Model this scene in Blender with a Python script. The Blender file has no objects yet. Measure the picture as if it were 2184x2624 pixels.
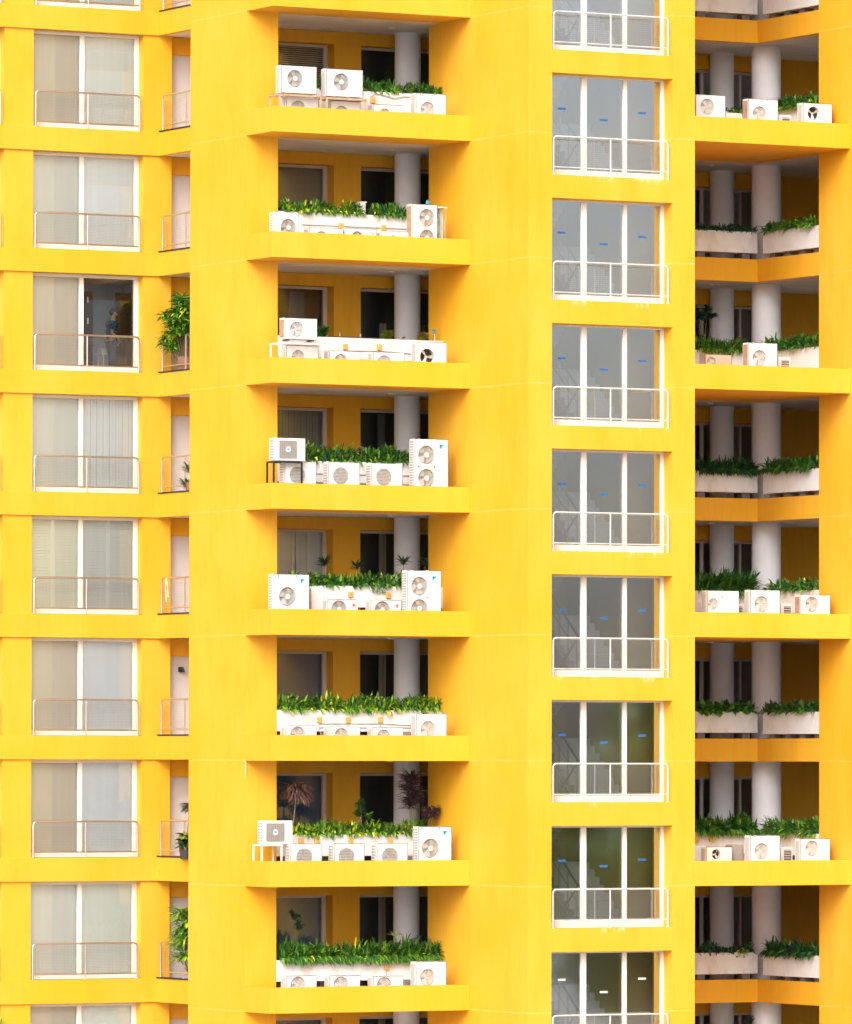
import bpy, bmesh, math, random
from math import radians, sin, cos, pi
from mathutils import Vector, Matrix
random.seed(11)

# ---------------------------------------------------------------- scene axes
# x runs along the street facade, y goes into the building, z is up (metres).
# 3.2 m storeys; Z(k) = underside of the k-th storey band counted from the top.
CZ, H = 22.0, 3.2
def Z(k): return CZ + (5-k)*H
CAMX, CAMY = -82.209, -156.731
AZ, TILT, ROLL, FPX = radians(28.9452), radians(2.04447), radians(.085025), 17886.2

# ---------------------------------------------------------------- camera
cam_d = bpy.data.cameras.new('camera'); cam = bpy.data.objects.new('camera', cam_d)
bpy.context.scene.collection.objects.link(cam); bpy.context.scene.camera = cam
cam_d.sensor_fit = 'HORIZONTAL'; cam_d.sensor_width = 36; cam_d.lens = FPX/2184*36
cam_d.clip_start = 1; cam_d.clip_end = 3000
cam.matrix_world = (Matrix.Translation((CAMX, CAMY, CZ)) @ Matrix.Rotation(-AZ, 4, 'Z')
                    @ Matrix.Rotation(pi/2+TILT, 4, 'X') @ Matrix.Rotation(ROLL, 4, 'Z'))

# ---------------------------------------------------------------- world, sun, exposure
SUN_EL, SUN_AZ = radians(34), radians(-43)     # azimuth measured from the direction (0,-1) towards -x
wd = bpy.data.worlds.new('World'); bpy.context.scene.world = wd; wd.use_nodes = True
nt = wd.node_tree; nt.nodes.clear()
sky = nt.nodes.new('ShaderNodeTexSky'); sky.sky_type = 'NISHITA'; sky.sun_disc = False
sky.sun_elevation = SUN_EL; sky.air_density = 1.0; sky.dust_density = 4.0; sky.ozone_density = 1.0
hs = nt.nodes.new('ShaderNodeHueSaturation'); hs.inputs['Saturation'].default_value = .28
bg = nt.nodes.new('ShaderNodeBackground'); bg.inputs['Strength'].default_value = .15
wo = nt.nodes.new('ShaderNodeOutputWorld')
nt.links.new(sky.outputs[0], hs.inputs['Color']); nt.links.new(hs.outputs[0], bg.inputs[0]); nt.links.new(bg.outputs[0], wo.inputs[0])
sd = Vector((sin(SUN_AZ)*cos(SUN_EL), -cos(SUN_AZ)*cos(SUN_EL), sin(SUN_EL)))
sky.sun_rotation = math.atan2(sd.x, sd.y)
sl = bpy.data.lights.new('sun', 'SUN'); sl.energy = .7; sl.angle = radians(34); sl.color = (1, .97, .92)
so = bpy.data.objects.new('sun', sl); bpy.context.scene.collection.objects.link(so)
so.rotation_euler = sd.to_track_quat('Z', 'Y').to_euler(); so.location = (0, 0, 80)
vs = bpy.context.scene.view_settings
vs.view_transform = 'Standard'; vs.look = 'None'; vs.exposure = .85; vs.gamma = 1
bpy.context.scene.cycles.transparent_max_bounces = 12

# ---------------------------------------------------------------- reading positions off the photograph's planes
def _ray(x, y):
    dx, dy = x-1092, y-1312
    px = dx*cos(ROLL)+dy*sin(ROLL); py = -dx*sin(ROLL)+dy*cos(ROLL)
    X, zc = px/FPX, -py/FPX
    Y, W = cos(TILT)-zc*sin(TILT), sin(TILT)+zc*cos(TILT)
    return X*cos(AZ)+Y*sin(AZ), -X*sin(AZ)+Y*cos(AZ), W
def onv(p, v):
    r = _ray(*p); s = (v-CAMY)/r[1]; return CAMX+s*r[0], CZ+s*r[2]
def onu(p, u):
    r = _ray(*p); s = (u-CAMX)/r[0]; return CAMY+s*r[1], CZ+s*r[2]
def T(X, Y, y0=0): return (600+X/2.497, y0+Y/2.497)
def R_(X, Y, y0=0): return (1300+X/1.977, y0+Y/1.977)
def L_(X, Y, y0=0): return (X/2.497, y0+Y/2.497)

# ---------------------------------------------------------------- materials
M = {}
def newmat(name):
    m = bpy.data.materials.new(name); m.use_nodes = True
    return m, m.node_tree, m.node_tree.nodes['Principled BSDF']
def mat(name, col, rough=.6, metal=0, var=.08, scale=6, bump=0, spec=.4, streak=0, dirt=None):
    m, t, b = newmat(name); N, K = t.nodes, t.links
    b.inputs['Roughness'].default_value = rough; b.inputs['Metallic'].default_value = metal
    b.inputs['Specular IOR Level'].default_value = spec
    tc = N.new('ShaderNodeTexCoord'); n = N.new('ShaderNodeTexNoise'); n.inputs['Scale'].default_value = scale
    n.inputs['Detail'].default_value = 4
    K.new(tc.outputs['Object'], n.inputs['Vector'])
    mr = N.new('ShaderNodeMapRange'); mr.inputs[1].default_value = .3; mr.inputs[2].default_value = .7
    mr.inputs[3].default_value = 1-var; mr.inputs[4].default_value = 1+var
    K.new(n.outputs[0], mr.inputs[0])
    mx = N.new('ShaderNodeVectorMath'); mx.operation = 'SCALE'; mx.inputs[0].default_value = col
    K.new(mr.outputs[0], mx.inputs['Scale']); out = mx.outputs[0]
    if dirt:
        n2 = N.new('ShaderNodeTexNoise'); n2.inputs['Scale'].default_value = dirt[1]; n2.inputs['Detail'].default_value = 5
        mp = N.new('ShaderNodeMapping'); mp.inputs['Scale'].default_value = (1, 1, .35)
        K.new(tc.outputs['Object'], mp.inputs[0]); K.new(mp.outputs[0], n2.inputs['Vector'])
        r2 = N.new('ShaderNodeMapRange'); r2.inputs[1].default_value = .52; r2.inputs[2].default_value = .78
        r2.inputs[4].default_value = dirt[2]; K.new(n2.outputs[0], r2.inputs[0])
        m2 = N.new('ShaderNodeMix'); m2.data_type = 'RGBA'; m2.inputs[7].default_value = (*dirt[0], 1)
        K.new(r2.outputs[0], m2.inputs[0]); K.new(out, m2.inputs[6]); out = m2.outputs[2]
    K.new(out, b.inputs['Base Color'])
    if bump:
        bp = N.new('ShaderNodeBump'); bp.inputs['Strength'].default_value = bump; bp.inputs['Distance'].default_value = .01
        n3 = N.new('ShaderNodeTexNoise'); n3.inputs['Scale'].default_value = 40; K.new(tc.outputs['Object'], n3.inputs['Vector'])
        K.new(n3.outputs[0], bp.inputs['Height']); K.new(bp.outputs[0], b.inputs['Normal'])
    M[name] = m; return m
YEL = (.80, .405, .016)
def painted(name, seam=None, stain=None):
    """yellow exterior paint on render: cloudy fading, rain streaks, filled joint lines, lime stains"""
    m, t, b = newmat(name); N, K = t.nodes, t.links
    b.inputs['Roughness'].default_value = .62; b.inputs['Specular IOR Level'].default_value = .35
    g = N.new('ShaderNodeNewGeometry')
    def noise(scale, vec, detail=4, rough=.55):
        mp = N.new('ShaderNodeMapping'); mp.inputs['Scale'].default_value = vec
        n = N.new('ShaderNodeTexNoise'); n.inputs['Scale'].default_value = scale; n.inputs['Detail'].default_value = detail
        n.inputs['Roughness'].default_value = rough
        K.new(g.outputs['Position'], mp.inputs[0]); K.new(mp.outputs[0], n.inputs['Vector']); return n.outputs[0]
    def rng(x, a, b_, c, d):
        r = N.new('ShaderNodeMapRange'); K.new(x, r.inputs[0])
        for i, v in enumerate((a, b_, c, d)): r.inputs[i+1].default_value = v
        return r.outputs[0]
    def mix(f, A, B):
        x = N.new('ShaderNodeMix'); x.data_type = 'RGBA'
        if isinstance(f, float): x.inputs[0].default_value = f
        else: K.new(f, x.inputs[0])
        for i, c in ((6, A), (7, B)):
            if isinstance(c, tuple): x.inputs[i].default_value = (*c, 1)
            else: K.new(c, x.inputs[i])
        return x.outputs[2]
    def mth(op, a, b_=None):
        x = N.new('ShaderNodeMath'); x.operation = op
        for i, v in ((0, a), (1, b_)):
            if v is None: continue
            if isinstance(v, (int, float)): x.inputs[i].default_value = v
            else: K.new(v, x.inputs[i])
        return x.outputs[0]
    c = mix(rng(noise(.35, (1, 1, .8)), .35, .65, 0, .8), YEL, (.84, .455, .045))
    c = mix(rng(noise(1.1, (2.0, 2.0, .55), 6), .48, .72, 0, .5), c, (.73, .355, .011))
    c = mix(rng(noise(9, (1, 1, .09), 4, .65), .52, .8, 0, .42), c, (.60, .32, .025))
    c = mix(rng(noise(3.2, (1, 1, 1), 6, .7), .62, .74, 0, .22), c, (.86, .50, .12))
    sx = N.new('ShaderNodeSeparateXYZ'); K.new(g.outputs['Position'], sx.inputs[0])
    if seam is not None:
        d = mth('MODULO', mth('ADD', sx.outputs[2], 32*H-seam-CZ+H*.5), H)
        dd = mth('ABSOLUTE', mth('SUBTRACT', d, H*.5))
        f = mth('MULTIPLY', mth('LESS_THAN', dd, .016), rng(noise(2.5, (1, 1, 1)), .35, .65, .1, .55))
        c = mix(f, c, (.86, .56, .2))
    if stain is not None:
        d = mth('MODULO', mth('SUBTRACT', stain+32*H+CZ, sx.outputs[2]), H)
        near = rng(d, 0, .17, 1, 0)
        lump = rng(noise(1.1, (1.6, 1.6, .5), 7, .75), .56, .70, 0, 1)
        c = mix(mth('MULTIPLY', mth('MULTIPLY', near, lump), .85), c, (.9, .84, .66))
    K.new(c, b.inputs['Base Color'])
    bp = N.new('ShaderNodeBump'); bp.inputs['Strength'].default_value = .25; bp.inputs['Distance'].default_value = .02
    K.new(noise(6, (1, 1, 1), 8, .7), bp.inputs['Height']); K.new(bp.outputs[0], b.inputs['Normal'])
    M[name] = m
painted('yellow'); painted('yellow_seam', seam=.015); painted('yellow_sill', stain=2.155)
mat('ceiling', (.78, .76, .74), .7, var=.05, scale=1.5, dirt=((.45, .40, .34), 1.2, .5))
mat('white_wall', (.72, .69, .67), .6, var=.04, scale=1.2, dirt=((.55, .50, .44), 1.5, .5), bump=.1)
mat('door_white', (.58, .57, .60), .5, var=.03, scale=2, dirt=((.5, .44, .40), 1.2, .4))
mat('planter_white', (.76, .78, .79), .6, var=.05, scale=2, dirt=((.50, .40, .30), 3.0, .7), bump=.2)
mat('column_paint', (.84, .86, .92), .65, var=.03, scale=2, dirt=((.6, .53, .46), 1.0, .4), bump=.15)
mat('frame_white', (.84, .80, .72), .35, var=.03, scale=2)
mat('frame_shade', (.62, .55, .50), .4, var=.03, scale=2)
mat('steel', (.66, .61, .57), .28, metal=.9, var=.06, scale=3)
mat('rail_white', (.72, .72, .70), .3, metal=.3, var=.05, scale=3, dirt=((.6, .5, .35), 4, .5))
mat('wire', (.36, .33, .30), .5, metal=.3, var=.05)
mat('ac_white', (.70, .70, .69), .38, var=.03, scale=4, dirt=((.66, .58, .46), 5, .45))
mat('ac_cream', (.82, .78, .69), .42, var=.04, scale=4, dirt=((.6, .5, .38), 5, .5))
mat('ac_tan', (.60, .45, .32), .5, var=.06, scale=4, dirt=((.40, .28, .2), 4, .6))
mat('grille', (.36, .33, .30), .5, var=.05)
mat('grille_light', (.72, .69, .65), .5, var=.04)
mat('well', (.30, .26, .23), .6, var=.08)
mat('well_pale', (.46, .43, .39), .6, var=.08)
mat('blade', (.56, .53, .49), .5, var=.08)
mat('coil', (.17, .15, .14), .5, metal=.2, var=.2, scale=12)
mat('coil_tan', (.40, .27, .20), .5, var=.2, scale=10)
mat('black', (.02, .02, .022), .5, var=.2)
mat('rust', (.52, .34, .22), .6, var=.3, scale=10)
mat('stand_white', (.78, .74, .68), .45, var=.1, scale=8)
mat('box_orange', (.75, .40, .07), .5, var=.1, scale=8)
mat('conduit', (.40, .37, .35), .5, var=.1)
mat('logo_blue', (.02, .40, .62), .4, var=0)
mat('logo_navy', (.02, .06, .16), .4, var=0)
mat('logo_red', (.70, .08, .10), .4, var=0)
mat('logo_pink', (.75, .36, .36), .4, var=0)
mat('sticker_blue', (.03, .13, .34), .5, var=.02)
mat('sticker_white', (.62, .64, .60), .5, var=.02)
mat('bluecap', (.02, .25, .5), .4)
mat('concrete', (.42, .42, .40), .75, var=.1, scale=3)
mat('step', (.86, .87, .86), .6, var=.05, scale=3)
mat('stair_wall', (.86, .67, .22), .6, var=.05, scale=1)
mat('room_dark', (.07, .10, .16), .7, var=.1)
mat('room_white', (.78, .83, .90), .7, var=.03)
mat('wood_dark', (.035, .022, .028), .4, var=.2)
mat('wood_brown', (.16, .075, .035), .45, var=.2, scale=3)
mat('skin', (.42, .24, .16), .5, var=.05)
mat('shirt_blue', (.006, .03, .10), .8, var=.1)
mat('jeans', (.03, .05, .10), .8, var=.15)
mat('hair', (.012, .01, .01), .5)
mat('pale_ground', (.36, .35, .33), .8, var=.15, scale=.3)  # unseen ground: paled to bounce light up into soffits and recesses
mat('bark', (.10, .07, .05), .8, var=.2)
mat('terracotta', (.34, .17, .11), .7, var=.1)
mat('pot_dark', (.06, .05, .05), .6)
def leafmat(n, c, var=.25):
    m = mat(n, c, .42, var=var, scale=5, spec=.45)
    b = m.node_tree.nodes['Principled BSDF']
leafmat('leaf_dark', (.026, .11, .028)); leafmat('leaf_mid', (.07, .20, .024)); leafmat('leaf_light', (.17, .36, .026))
leafmat('leaf_yellow', (.60, .62, .03)); leafmat('leaf_deep', (.014, .05, .038)); leafmat('leaf_purple', (.095, .045, .065))
leafmat('leaf_red', (.27, .15, .12)); leafmat('leaf_pale', (.42, .46, .24)); leafmat('leaf_olive', (.30, .27, .04))
leafmat('petal', (.5, .3, .65)); leafmat('stem', (.16, .11, .05)); leafmat('tree_leaf', (.10, .17, .03))
def curtain(name, col, mode=None, scale=8):
    m, t, b = newmat(name); N, K = t.nodes, t.links; b.inputs['Roughness'].default_value = .8
    g = N.new('ShaderNodeNewGeometry'); w = N.new('ShaderNodeTexNoise')
    mp = N.new('ShaderNodeMapping'); mp.inputs['Scale'].default_value = (4, 4, .25)
    K.new(g.outputs['Position'], mp.inputs[0]); K.new(mp.outputs[0], w.inputs['Vector']); w.inputs['Scale'].default_value = 1.5
    r = N.new('ShaderNodeMapRange'); K.new(w.outputs[0], r.inputs[0]); r.inputs[3].default_value = .93; r.inputs[4].default_value = 1.05
    x = N.new('ShaderNodeVectorMath'); x.operation = 'SCALE'; x.inputs[0].default_value = col; K.new(r.outputs[0], x.inputs['Scale'])
    K.new(x.outputs[0], b.inputs['Base Color']); M[name] = m
def glass(name, refl, tint=(1, 1, 1), rough=.01, edge=.4):
    m, t, b = newmat(name); N, K = t.nodes, t.links; N.remove(b)
    out = N['Material Output']; tr = N.new('ShaderNodeBsdfTransparent'); tr.inputs[0].default_value = (*tint, 1)
    gl = N.new('ShaderNodeBsdfGlossy'); gl.inputs['Roughness'].default_value = rough; gl.inputs[0].default_value = (.88, .94, 1, 1)
    fr = N.new('ShaderNodeFresnel'); fr.inputs[0].default_value = 1.5
    ad = N.new('ShaderNodeMath'); ad.operation = 'ADD'; ad.inputs[1].default_value = refl-.04; ad.use_clamp = True
    K.new(fr.outputs[0], ad.inputs[0]); mx = N.new('ShaderNodeMixShader')
    K.new(ad.outputs[0], mx.inputs[0]); K.new(tr.outputs[0], mx.inputs[1]); K.new(gl.outputs[0], mx.inputs[2]); K.new(mx.outputs[0], out.inputs[0])
    # slight waviness of the float glass
    bp = N.new('ShaderNodeBump'); bp.inputs['Strength'].default_value = .02; bp.inputs['Distance'].default_value = .02
    n = N.new('ShaderNodeTexNoise'); n.inputs['Scale'].default_value = .9; g = N.new('ShaderNodeNewGeometry')
    K.new(g.outputs['Position'], n.inputs['Vector']); K.new(n.outputs[0], bp.inputs['Height']); K.new(bp.outputs[0], gl.inputs['Normal'])
    M[name] = m
glass('glass_clear', .085, (.97, .99, .98)); glass('glass_stair', .50, (.99, .99, .98), .05); glass('glass_dark', .09, (.80, .84, .88))

# ---------------------------------------------------------------- mesh builder
COL = bpy.context.scene.collection
class MB:
    def __init__(s): s.v = []; s.f = []; s.m = []; s.mats = []
    def mi(s, name):
        if name not in s.mats: s.mats.append(name)
        return s.mats.index(name)
    def face(s, pts, mt):
        n = len(s.v); s.v += [tuple(p) for p in pts]; s.f.append(tuple(range(n, n+len(pts)))); s.m.append(s.mi(mt))
    def box(s, x0, x1, y0, y1, z0, z1, mt, c=0):
        n = len(s.v); i = s.mi(mt)
        if c <= 0:
            s.v += [(x, y, z) for z in (z0, z1) for y in (y0, y1) for x in (x0, x1)]
            for q in ((0, 2, 3, 1), (4, 5, 7, 6), (0, 1, 5, 4), (2, 6, 7, 3), (0, 4, 6, 2), (1, 3, 7, 5)):
                s.f.append(tuple(n+a for a in q)); s.m.append(i)
        else:       # chamfered box
            bm = bmesh.new(); bmesh.ops.create_cube(bm, size=1)
            for v in bm.verts: v.co = Vector(((x0+x1)/2+v.co.x*(x1-x0), (y0+y1)/2+v.co.y*(y1-y0), (z0+z1)/2+v.co.z*(z1-z0)))
            bmesh.ops.bevel(bm, geom=bm.edges[:], offset=c, segments=2, affect='EDGES', profile=.5)
            bm.verts.index_update()
            s.v += [tuple(v.co) for v in bm.verts]
            for f in bm.faces: s.f.append(tuple(n+v.index for v in f.verts)); s.m.append(i)
            bm.free()
        return s
    def tube(s, pts, r, mt, n=8, taper=None, caps=True):
        pts = [Vector(p) for p in pts]; base = len(s.v); i = s.mi(mt); up = Vector((0, 0, 1)); prev = None
        for k, p in enumerate(pts):
            d = (pts[min(k+1, len(pts)-1)]-pts[max(k-1, 0)]).normalized()
            if prev is None: a = d.cross(up if abs(d.z) < .9 else Vector((1, 0, 0))).normalized()
            else: a = (prev-d*prev.dot(d)).normalized()
            prev = a; b = d.cross(a); rr = r if taper is None else taper[k]
            for j in range(n):
                q = p+(a*cos(2*pi*j/n)+b*sin(2*pi*j/n))*rr; s.v.append(tuple(q))
        for k in range(len(pts)-1):
            for j in range(n):
                s.f.append((base+k*n+j, base+k*n+(j+1) % n, base+(k+1)*n+(j+1) % n, base+(k+1)*n+j)); s.m.append(i)
        if caps:
            s.f.append(tuple(base+j for j in range(n))[::-1]); s.m.append(i)
            s.f.append(tuple(base+(len(pts)-1)*n+j for j in range(n))); s.m.append(i)
        return s
    def disc(s, c, r, mt, n=24, ax='y'):
        s.face([(c[0]+r*cos(2*pi*j/n), c[1], c[2]+r*sin(2*pi*j/n)) for j in range(n)], mt)
    def leaf(s, p, d, ln, w, droop, mt, seg=3):
        """a blade that arches over; d = starting direction"""
        d = Vector(d).normalized(); p = Vector(p); i = s.mi(mt); n = len(s.v)
        side = d.cross(Vector((0, 0, 1)))
        if side.length < .05: side = Vector((1, 0, 0))
        side = (side.normalized()+Vector((random.uniform(-.3, .3), random.uniform(-.3, .3), random.uniform(-.5, .5)))).normalized()
        prof = (.25, 1, .75, 0) if seg == 3 else (.25, .85, 1, .7, 0)
        for k in range(seg+1):
            ww = w*prof[k]*.5
            s.v += [tuple(p-side*ww), tuple(p+side*ww)]
            p = p+d*(ln/seg); d = (d+Vector((0, 0, -droop))).normalized()
        for k in range(seg):
            s.f.append((n+2*k, n+2*k+1, n+2*k+3, n+2*k+2)); s.m.append(i)
    def build(s, name, parent=None, smooth=False, origin=None):
        me = bpy.data.meshes.new(name)
        o = Vector(origin) if origin is not None else Vector((0, 0, 0))
        if parent is not None and origin is None: o = Vector(parent.get('_o', (0, 0, 0)))
        me.from_pydata([(v[0]-o[0], v[1]-o[1], v[2]-o[2]) for v in s.v], [], s.f)
        for n in s.mats: me.materials.append(M[n])
        me.polygons.foreach_set('material_index', s.m)
        if smooth:
            me.polygons.foreach_set('use_smooth', [True]*len(s.f))
            try: me.set_sharp_from_angle(angle=radians(40))
            except Exception: pass
        me.update()
        ob = bpy.data.objects.new(name, me); COL.objects.link(ob)
        if parent is not None:
            ob.parent = parent
            if origin is not None: ob.location = o-Vector(parent.get('_o', (0, 0, 0))); 
            ob['_o'] = tuple(o)
        else: ob.location = o; ob['_o'] = tuple(o)
        return ob
def tag(o, label, cat, group=None, kind=None):
    if label: o['label'] = label
    if cat: o['category'] = cat
    if group: o['group'] = group
    if kind: o['kind'] = kind
    return o
def thing(name, loc, label, cat, group=None):
    o = bpy.data.objects.new(name, None); COL.objects.link(o); o.location = loc; o['_o'] = tuple(loc)
    o.empty_display_size = .2
    return tag(o, label, cat, group)
def dup(src, parent, off):
    """copy a part with its sub-parts, moved by off (in the parent's frame)"""
    c = src.copy(); COL.objects.link(c); c.parent = parent; c.location = src.location+Vector(off)
    for ch in list(src.children):
        d = ch.copy(); COL.objects.link(d); d.parent = c
    return c

# ================================================================ SETTING
g = MB(); g.face([(-900, -900, 0), (900, -900, 0), (900, 900, 0), (-900, 900, 0)], 'pale_ground')
tag(g.build('ground'), None, None, kind='structure')

B = thing('apartment_building', (0, 0, 0), 'bright yellow apartment tower with stacked balconies and white framed windows', 'building')
ZT = Z(-3)+.6
# ---- tall walls
def wall(name='wall', mt='yellow_seam', *boxes):
    m = MB()
    for b in boxes: m.box(*b, mt)
    return m.build(name, B)
wall('wall', 'yellow_seam', (0, .908, 1.433, 4.6, 0, ZT))
wall('wall', 'yellow_seam', (5.775, 5.95, -2.5, 2.23, 0, ZT), (5.95, 6.46, -3.02, -2.5, 0, ZT), (5.775, 5.95, -3.02, -2.5, 0, ZT))
wall('wall', 'yellow_seam', (10.037, 10.71, -3.02, -2.5, 0, ZT), (9.965, 10.71, -2.5, -2.1, 0, ZT), (10.5, 10.71, -2.1, 2.05, 0, ZT))
wall('wall', 'stair_wall', (5.95, 10.5, 1.6, 1.8, 0, ZT))
wall('wall', 'stair_wall', (9.54, 10.499, -1.15, 1.599, 0, ZT))  # added wall block, set close to the glass so it looks brighter
wall('wall', 'yellow_seam', (15.45, 19.5, -7, -1.48, 0, ZT))
wall('wall', 'white_wall', (-9, 20, 13, 13.2, 0, ZT), (-9.2, -9, 8.3, 13.2, 0, ZT), (20, 20.2, -1.48, 13.2, 0, ZT))
wall('wall', 'yellow', (2.4, 2.45, 4.95, 8.55, 0, ZT))
wall('wall', 'yellow_seam', (17.62, 20, 5.2, 5.4, 0, ZT))
# piers
PER = 4.076
for a in (-3.583-PER, -3.583, .493): wall('pier', 'yellow_seam', (a, a+.84 if a < 0 else 1.328, 8.3, 8.95, 0, ZT))
wall('pier', 'yellow', (4.373, 5.178, 4.85, 5.3, 0, ZT))

def beamset(k):
    z = Z(k)
    m = MB(); m.box(-9, 1.058, 8.23, 8.53, z+.03, z+.655, 'yellow', .006); m.build('balcony_beam', B)
    m = MB(); m.box(.908, 1.058, 4.3, 8.229, z+.03, z+.655, 'yellow', .006); m.build('balcony_beam', B)
    m = MB(); m.box(.89, 1.08, 4.3, 8.20, z+.656, z+.695, 'black'); m.build('floor_edge', B)
    m = MB(); m.box(-9, 2.45, 8.531, 13, z+.05, z+.62, 'ceiling'); m.box(1.059, 2.4, 4.601, 8.53, z+.045, z+.62, 'ceiling')
    m.box(.909, 10.71, 2.051, 4.60, z+.004, z+.37, 'ceiling'); m.box(.909, 5.775, 1.6, 2.05, z+.004, z+.37, 'ceiling')
    m.box(2.46, 17.6, 4.601, 12.9, z+.006, z+.37, 'ceiling')
    m.build('balcony_slab', B)
    # middle front band wraps round the left corner
    m = MB(); m.box(0, 5.774, 0, .15, z, z+.655, 'yellow', .006); m.build('balcony_beam', B)
    m = MB(); m.box(.001, .15, .151, 1.432, z+.001, z+.654, 'yellow'); m.build('balcony_beam', B)
    m = MB(); m.box(.151, 5.774, .151, 1.599, z+.003, z+.37, 'yellow'); m.build('ledge_slab', B)
    m = MB(); m.box(2.46, 4.372, 4.85, 5.2, z+H-.32, z+H-.002, 'yellow'); m.box(5.179, 10.7, 4.85, 5.2, z+H-.32, z+H-.002, 'yellow'); m.box(4.372, 5.179, 4.842, 4.849, z+H-.32, z+H-.002, 'yellow'); m.build('lintel', B)
    m = MB(); m.box(1.329, 2.4, 8.55, 8.8, z+H-.42, z+H+.04, 'yellow'); m.build('lintel', B)
    # stair tower spandrel
    m = MB(); m.box(6.46, 10.037, -3.02, -2.502, z+1.56, z+2.155, 'yellow_sill'); m.build('spandrel', B)
    # right-hand set-back band in a V
    m = MB(); m.box(10.711, 15.58, 1.8, 1.98, z, z+.61, 'yellow', .006); m.build('balcony_beam', B)
    m = MB(); m.box(15.581, 15.76, -1.479, 1.98, z, z+.61, 'yellow', .006); m.build('balcony_beam', B)
    m = MB(); m.box(15.761, 20, -1.479, 5.19, z+.004, z+.37, 'ceiling'); m.box(10.711, 15.76, 1.981, 4.6, z+.005, z+.37, 'ceiling')
    m.build('balcony_slab', B)
    m = MB(); m.box(10.711, 17.6, 5.0, 5.2, z+H-.41, z+H-.001, 'yellow'); m.build('lintel', B)
    if k % 2 == 0:
        m = MB(); m.box(10.711, 15.449, -3.02, -2.87, z, z+.64, 'yellow', .006); m.build('balcony_beam', B)
        m = MB(); m.box(10.711, 15.449, -2.869, 1.798, z+.003, z+.37, 'yellow'); m.build('ledge_slab', B)
for k in range(-3, 10): beamset(k)

# ---- round columns (one per storey)
def column(u, v, r, z0, z1):
    m = MB(); m.tube([(u, v, z0), (u, v, z1)], r, 'column_paint', 48); return m.build('column', B, smooth=True)
for k in range(-2, 9):
    z = Z(k)
    column(6.27, 4.28, .345, z+.372, z+H+.003)
    column(16.36, 2.62, .395, z+.372, z+H+.003)
    column(16.22, 4.68, .33, z+.372, z+H+.003)

# small round ceiling fittings
for k in range(-2, 8):
    for (x, y, zz) in ((5.2, 3.2, Z(k)+.004), (14.9, 3.1, Z(k)+.004), (18.2, 2.6, Z(k)+.004)):
        m = MB(); m.tube([(x, y, zz-.03), (x, y, zz)], .09, 'frame_white', 16); m.build('ceiling_fitting', B)
# ---------------------------------------------------------------- windows
def window(u0, u1, v, z0, z1, bars, glassname, fr='frame_white', top=.1, bot=.12, sides=(.06, .1), deep=.09, staggered=True):
    """bars: list of (ua, ub) mullions. One frame mesh as the window, panes as sub-parts"""
    m = MB(); e = .002
    m.box(u0, u1, v-deep/2, v+deep/2, z0, z0+bot, fr, .006); m.box(u0, u1, v-deep/2, v+deep/2, z1-top, z1, fr, .006)
    m.box(u0, u0+sides[0], v-deep/2+e, v+deep/2-e, z0+bot, z1-top, fr); m.box(u1-sides[1], u1, v-deep/2+e, v+deep/2-e, z0+bot, z1-top, fr)
    for a, b in bars: m.box(a, b, v-deep/2-.01, v+deep/2-e, z0+bot-.01, z1-top+.01, fr, .006)
    w = m.build('window', B, origin=(u0, v, z0))
    xs = [u0+sides[0]]
    for a, b in bars: xs += [a, b]
    xs.append(u1-sides[1])
    for i in range(0, len(xs), 2):
        off = (.015 if (i//2) % 2 == 0 else -.01) if staggered else 0
        p = MB(); p.face([(xs[i], v+off, z0+bot), (xs[i+1], v+off, z0+bot), (xs[i+1], v+off, z1-top), (xs[i], v+off, z1-top)], glassname)
        p.build('pane', w)
    return w
def shade(w, u0, u1, v, z0, z1, mt, mode=None, label=None):
    m = MB()
    if mode == 'vertical':
        n = int((u1-u0)/.09)
        for i in range(n):
            a = u0+(u1-u0)*i/n; b = a+(u1-u0)/n
            m.box(a, b-.012, v, v+.012, z0, z1, mt) if i % 2 else m.box(a, b-.004, v+.018, v+.03, z0, z1, mt)
    elif mode == 'louvre':
        m.box(u0, u0+.09, v, v+.03, z0, z1, mt); m.box(u1-.09, u1, v, v+.03, z0, z1, mt)
        c = (u0+u1)/2; m.box(c-.06, c+.06, v, v+.03, z0, z1, mt)
        m.box(u0+.01, u1-.01, v+.034, v+.04, z0, z1, mt)
        for i in range(int((z1-z0)/.075)):
            zz = z0+.04+i*.075
            for a, b in ((u0+.09, c-.06), (c+.06, u1-.09)):
                m.face([(a, v+.001, zz), (b, v+.001, zz), (b, v+.03, zz+.066), (a, v+.03, zz+.066)], mt)
    elif mode == 'soft':
        n = max(6, int((u1-u0)/.06)); pts = [(u0+(u1-u0)*i/n, v+.025*sin(i*1.7)+.01*sin(i*.7)) for i in range(n+1)]
        for i in range(n): m.face([(pts[i][0], pts[i][1], z0), (pts[i+1][0], pts[i+1][1], z0), (pts[i+1][0], pts[i+1][1], z1), (pts[i][0], pts[i][1], z1)], mt)
    else: m.box(u0, u1, v, v+.01, z0, z1, mt)
    o = m.build('curtain', w, smooth=(mode == 'soft'))
    if label: o['label'] = label
    return o
for n, c in dict(c_tan=(.74, .70, .62), c_grey=(.80, .82, .79), c_pale=(.90, .91, .85), c_white=(.92, .94, .93), c_cream=(.93, .94, .82),
                 c_cool=(.84, .87, .89), c_slate=(.07, .15, .26), c_olive=(.24, .24, .20), c_bluegreen=(.15, .25, .28), c_sand=(.36, .31, .22), c_stripe=(.50, .42, .30),
                 c_taupe=(.70, .66, .58)).items(): curtain(n, c)
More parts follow.
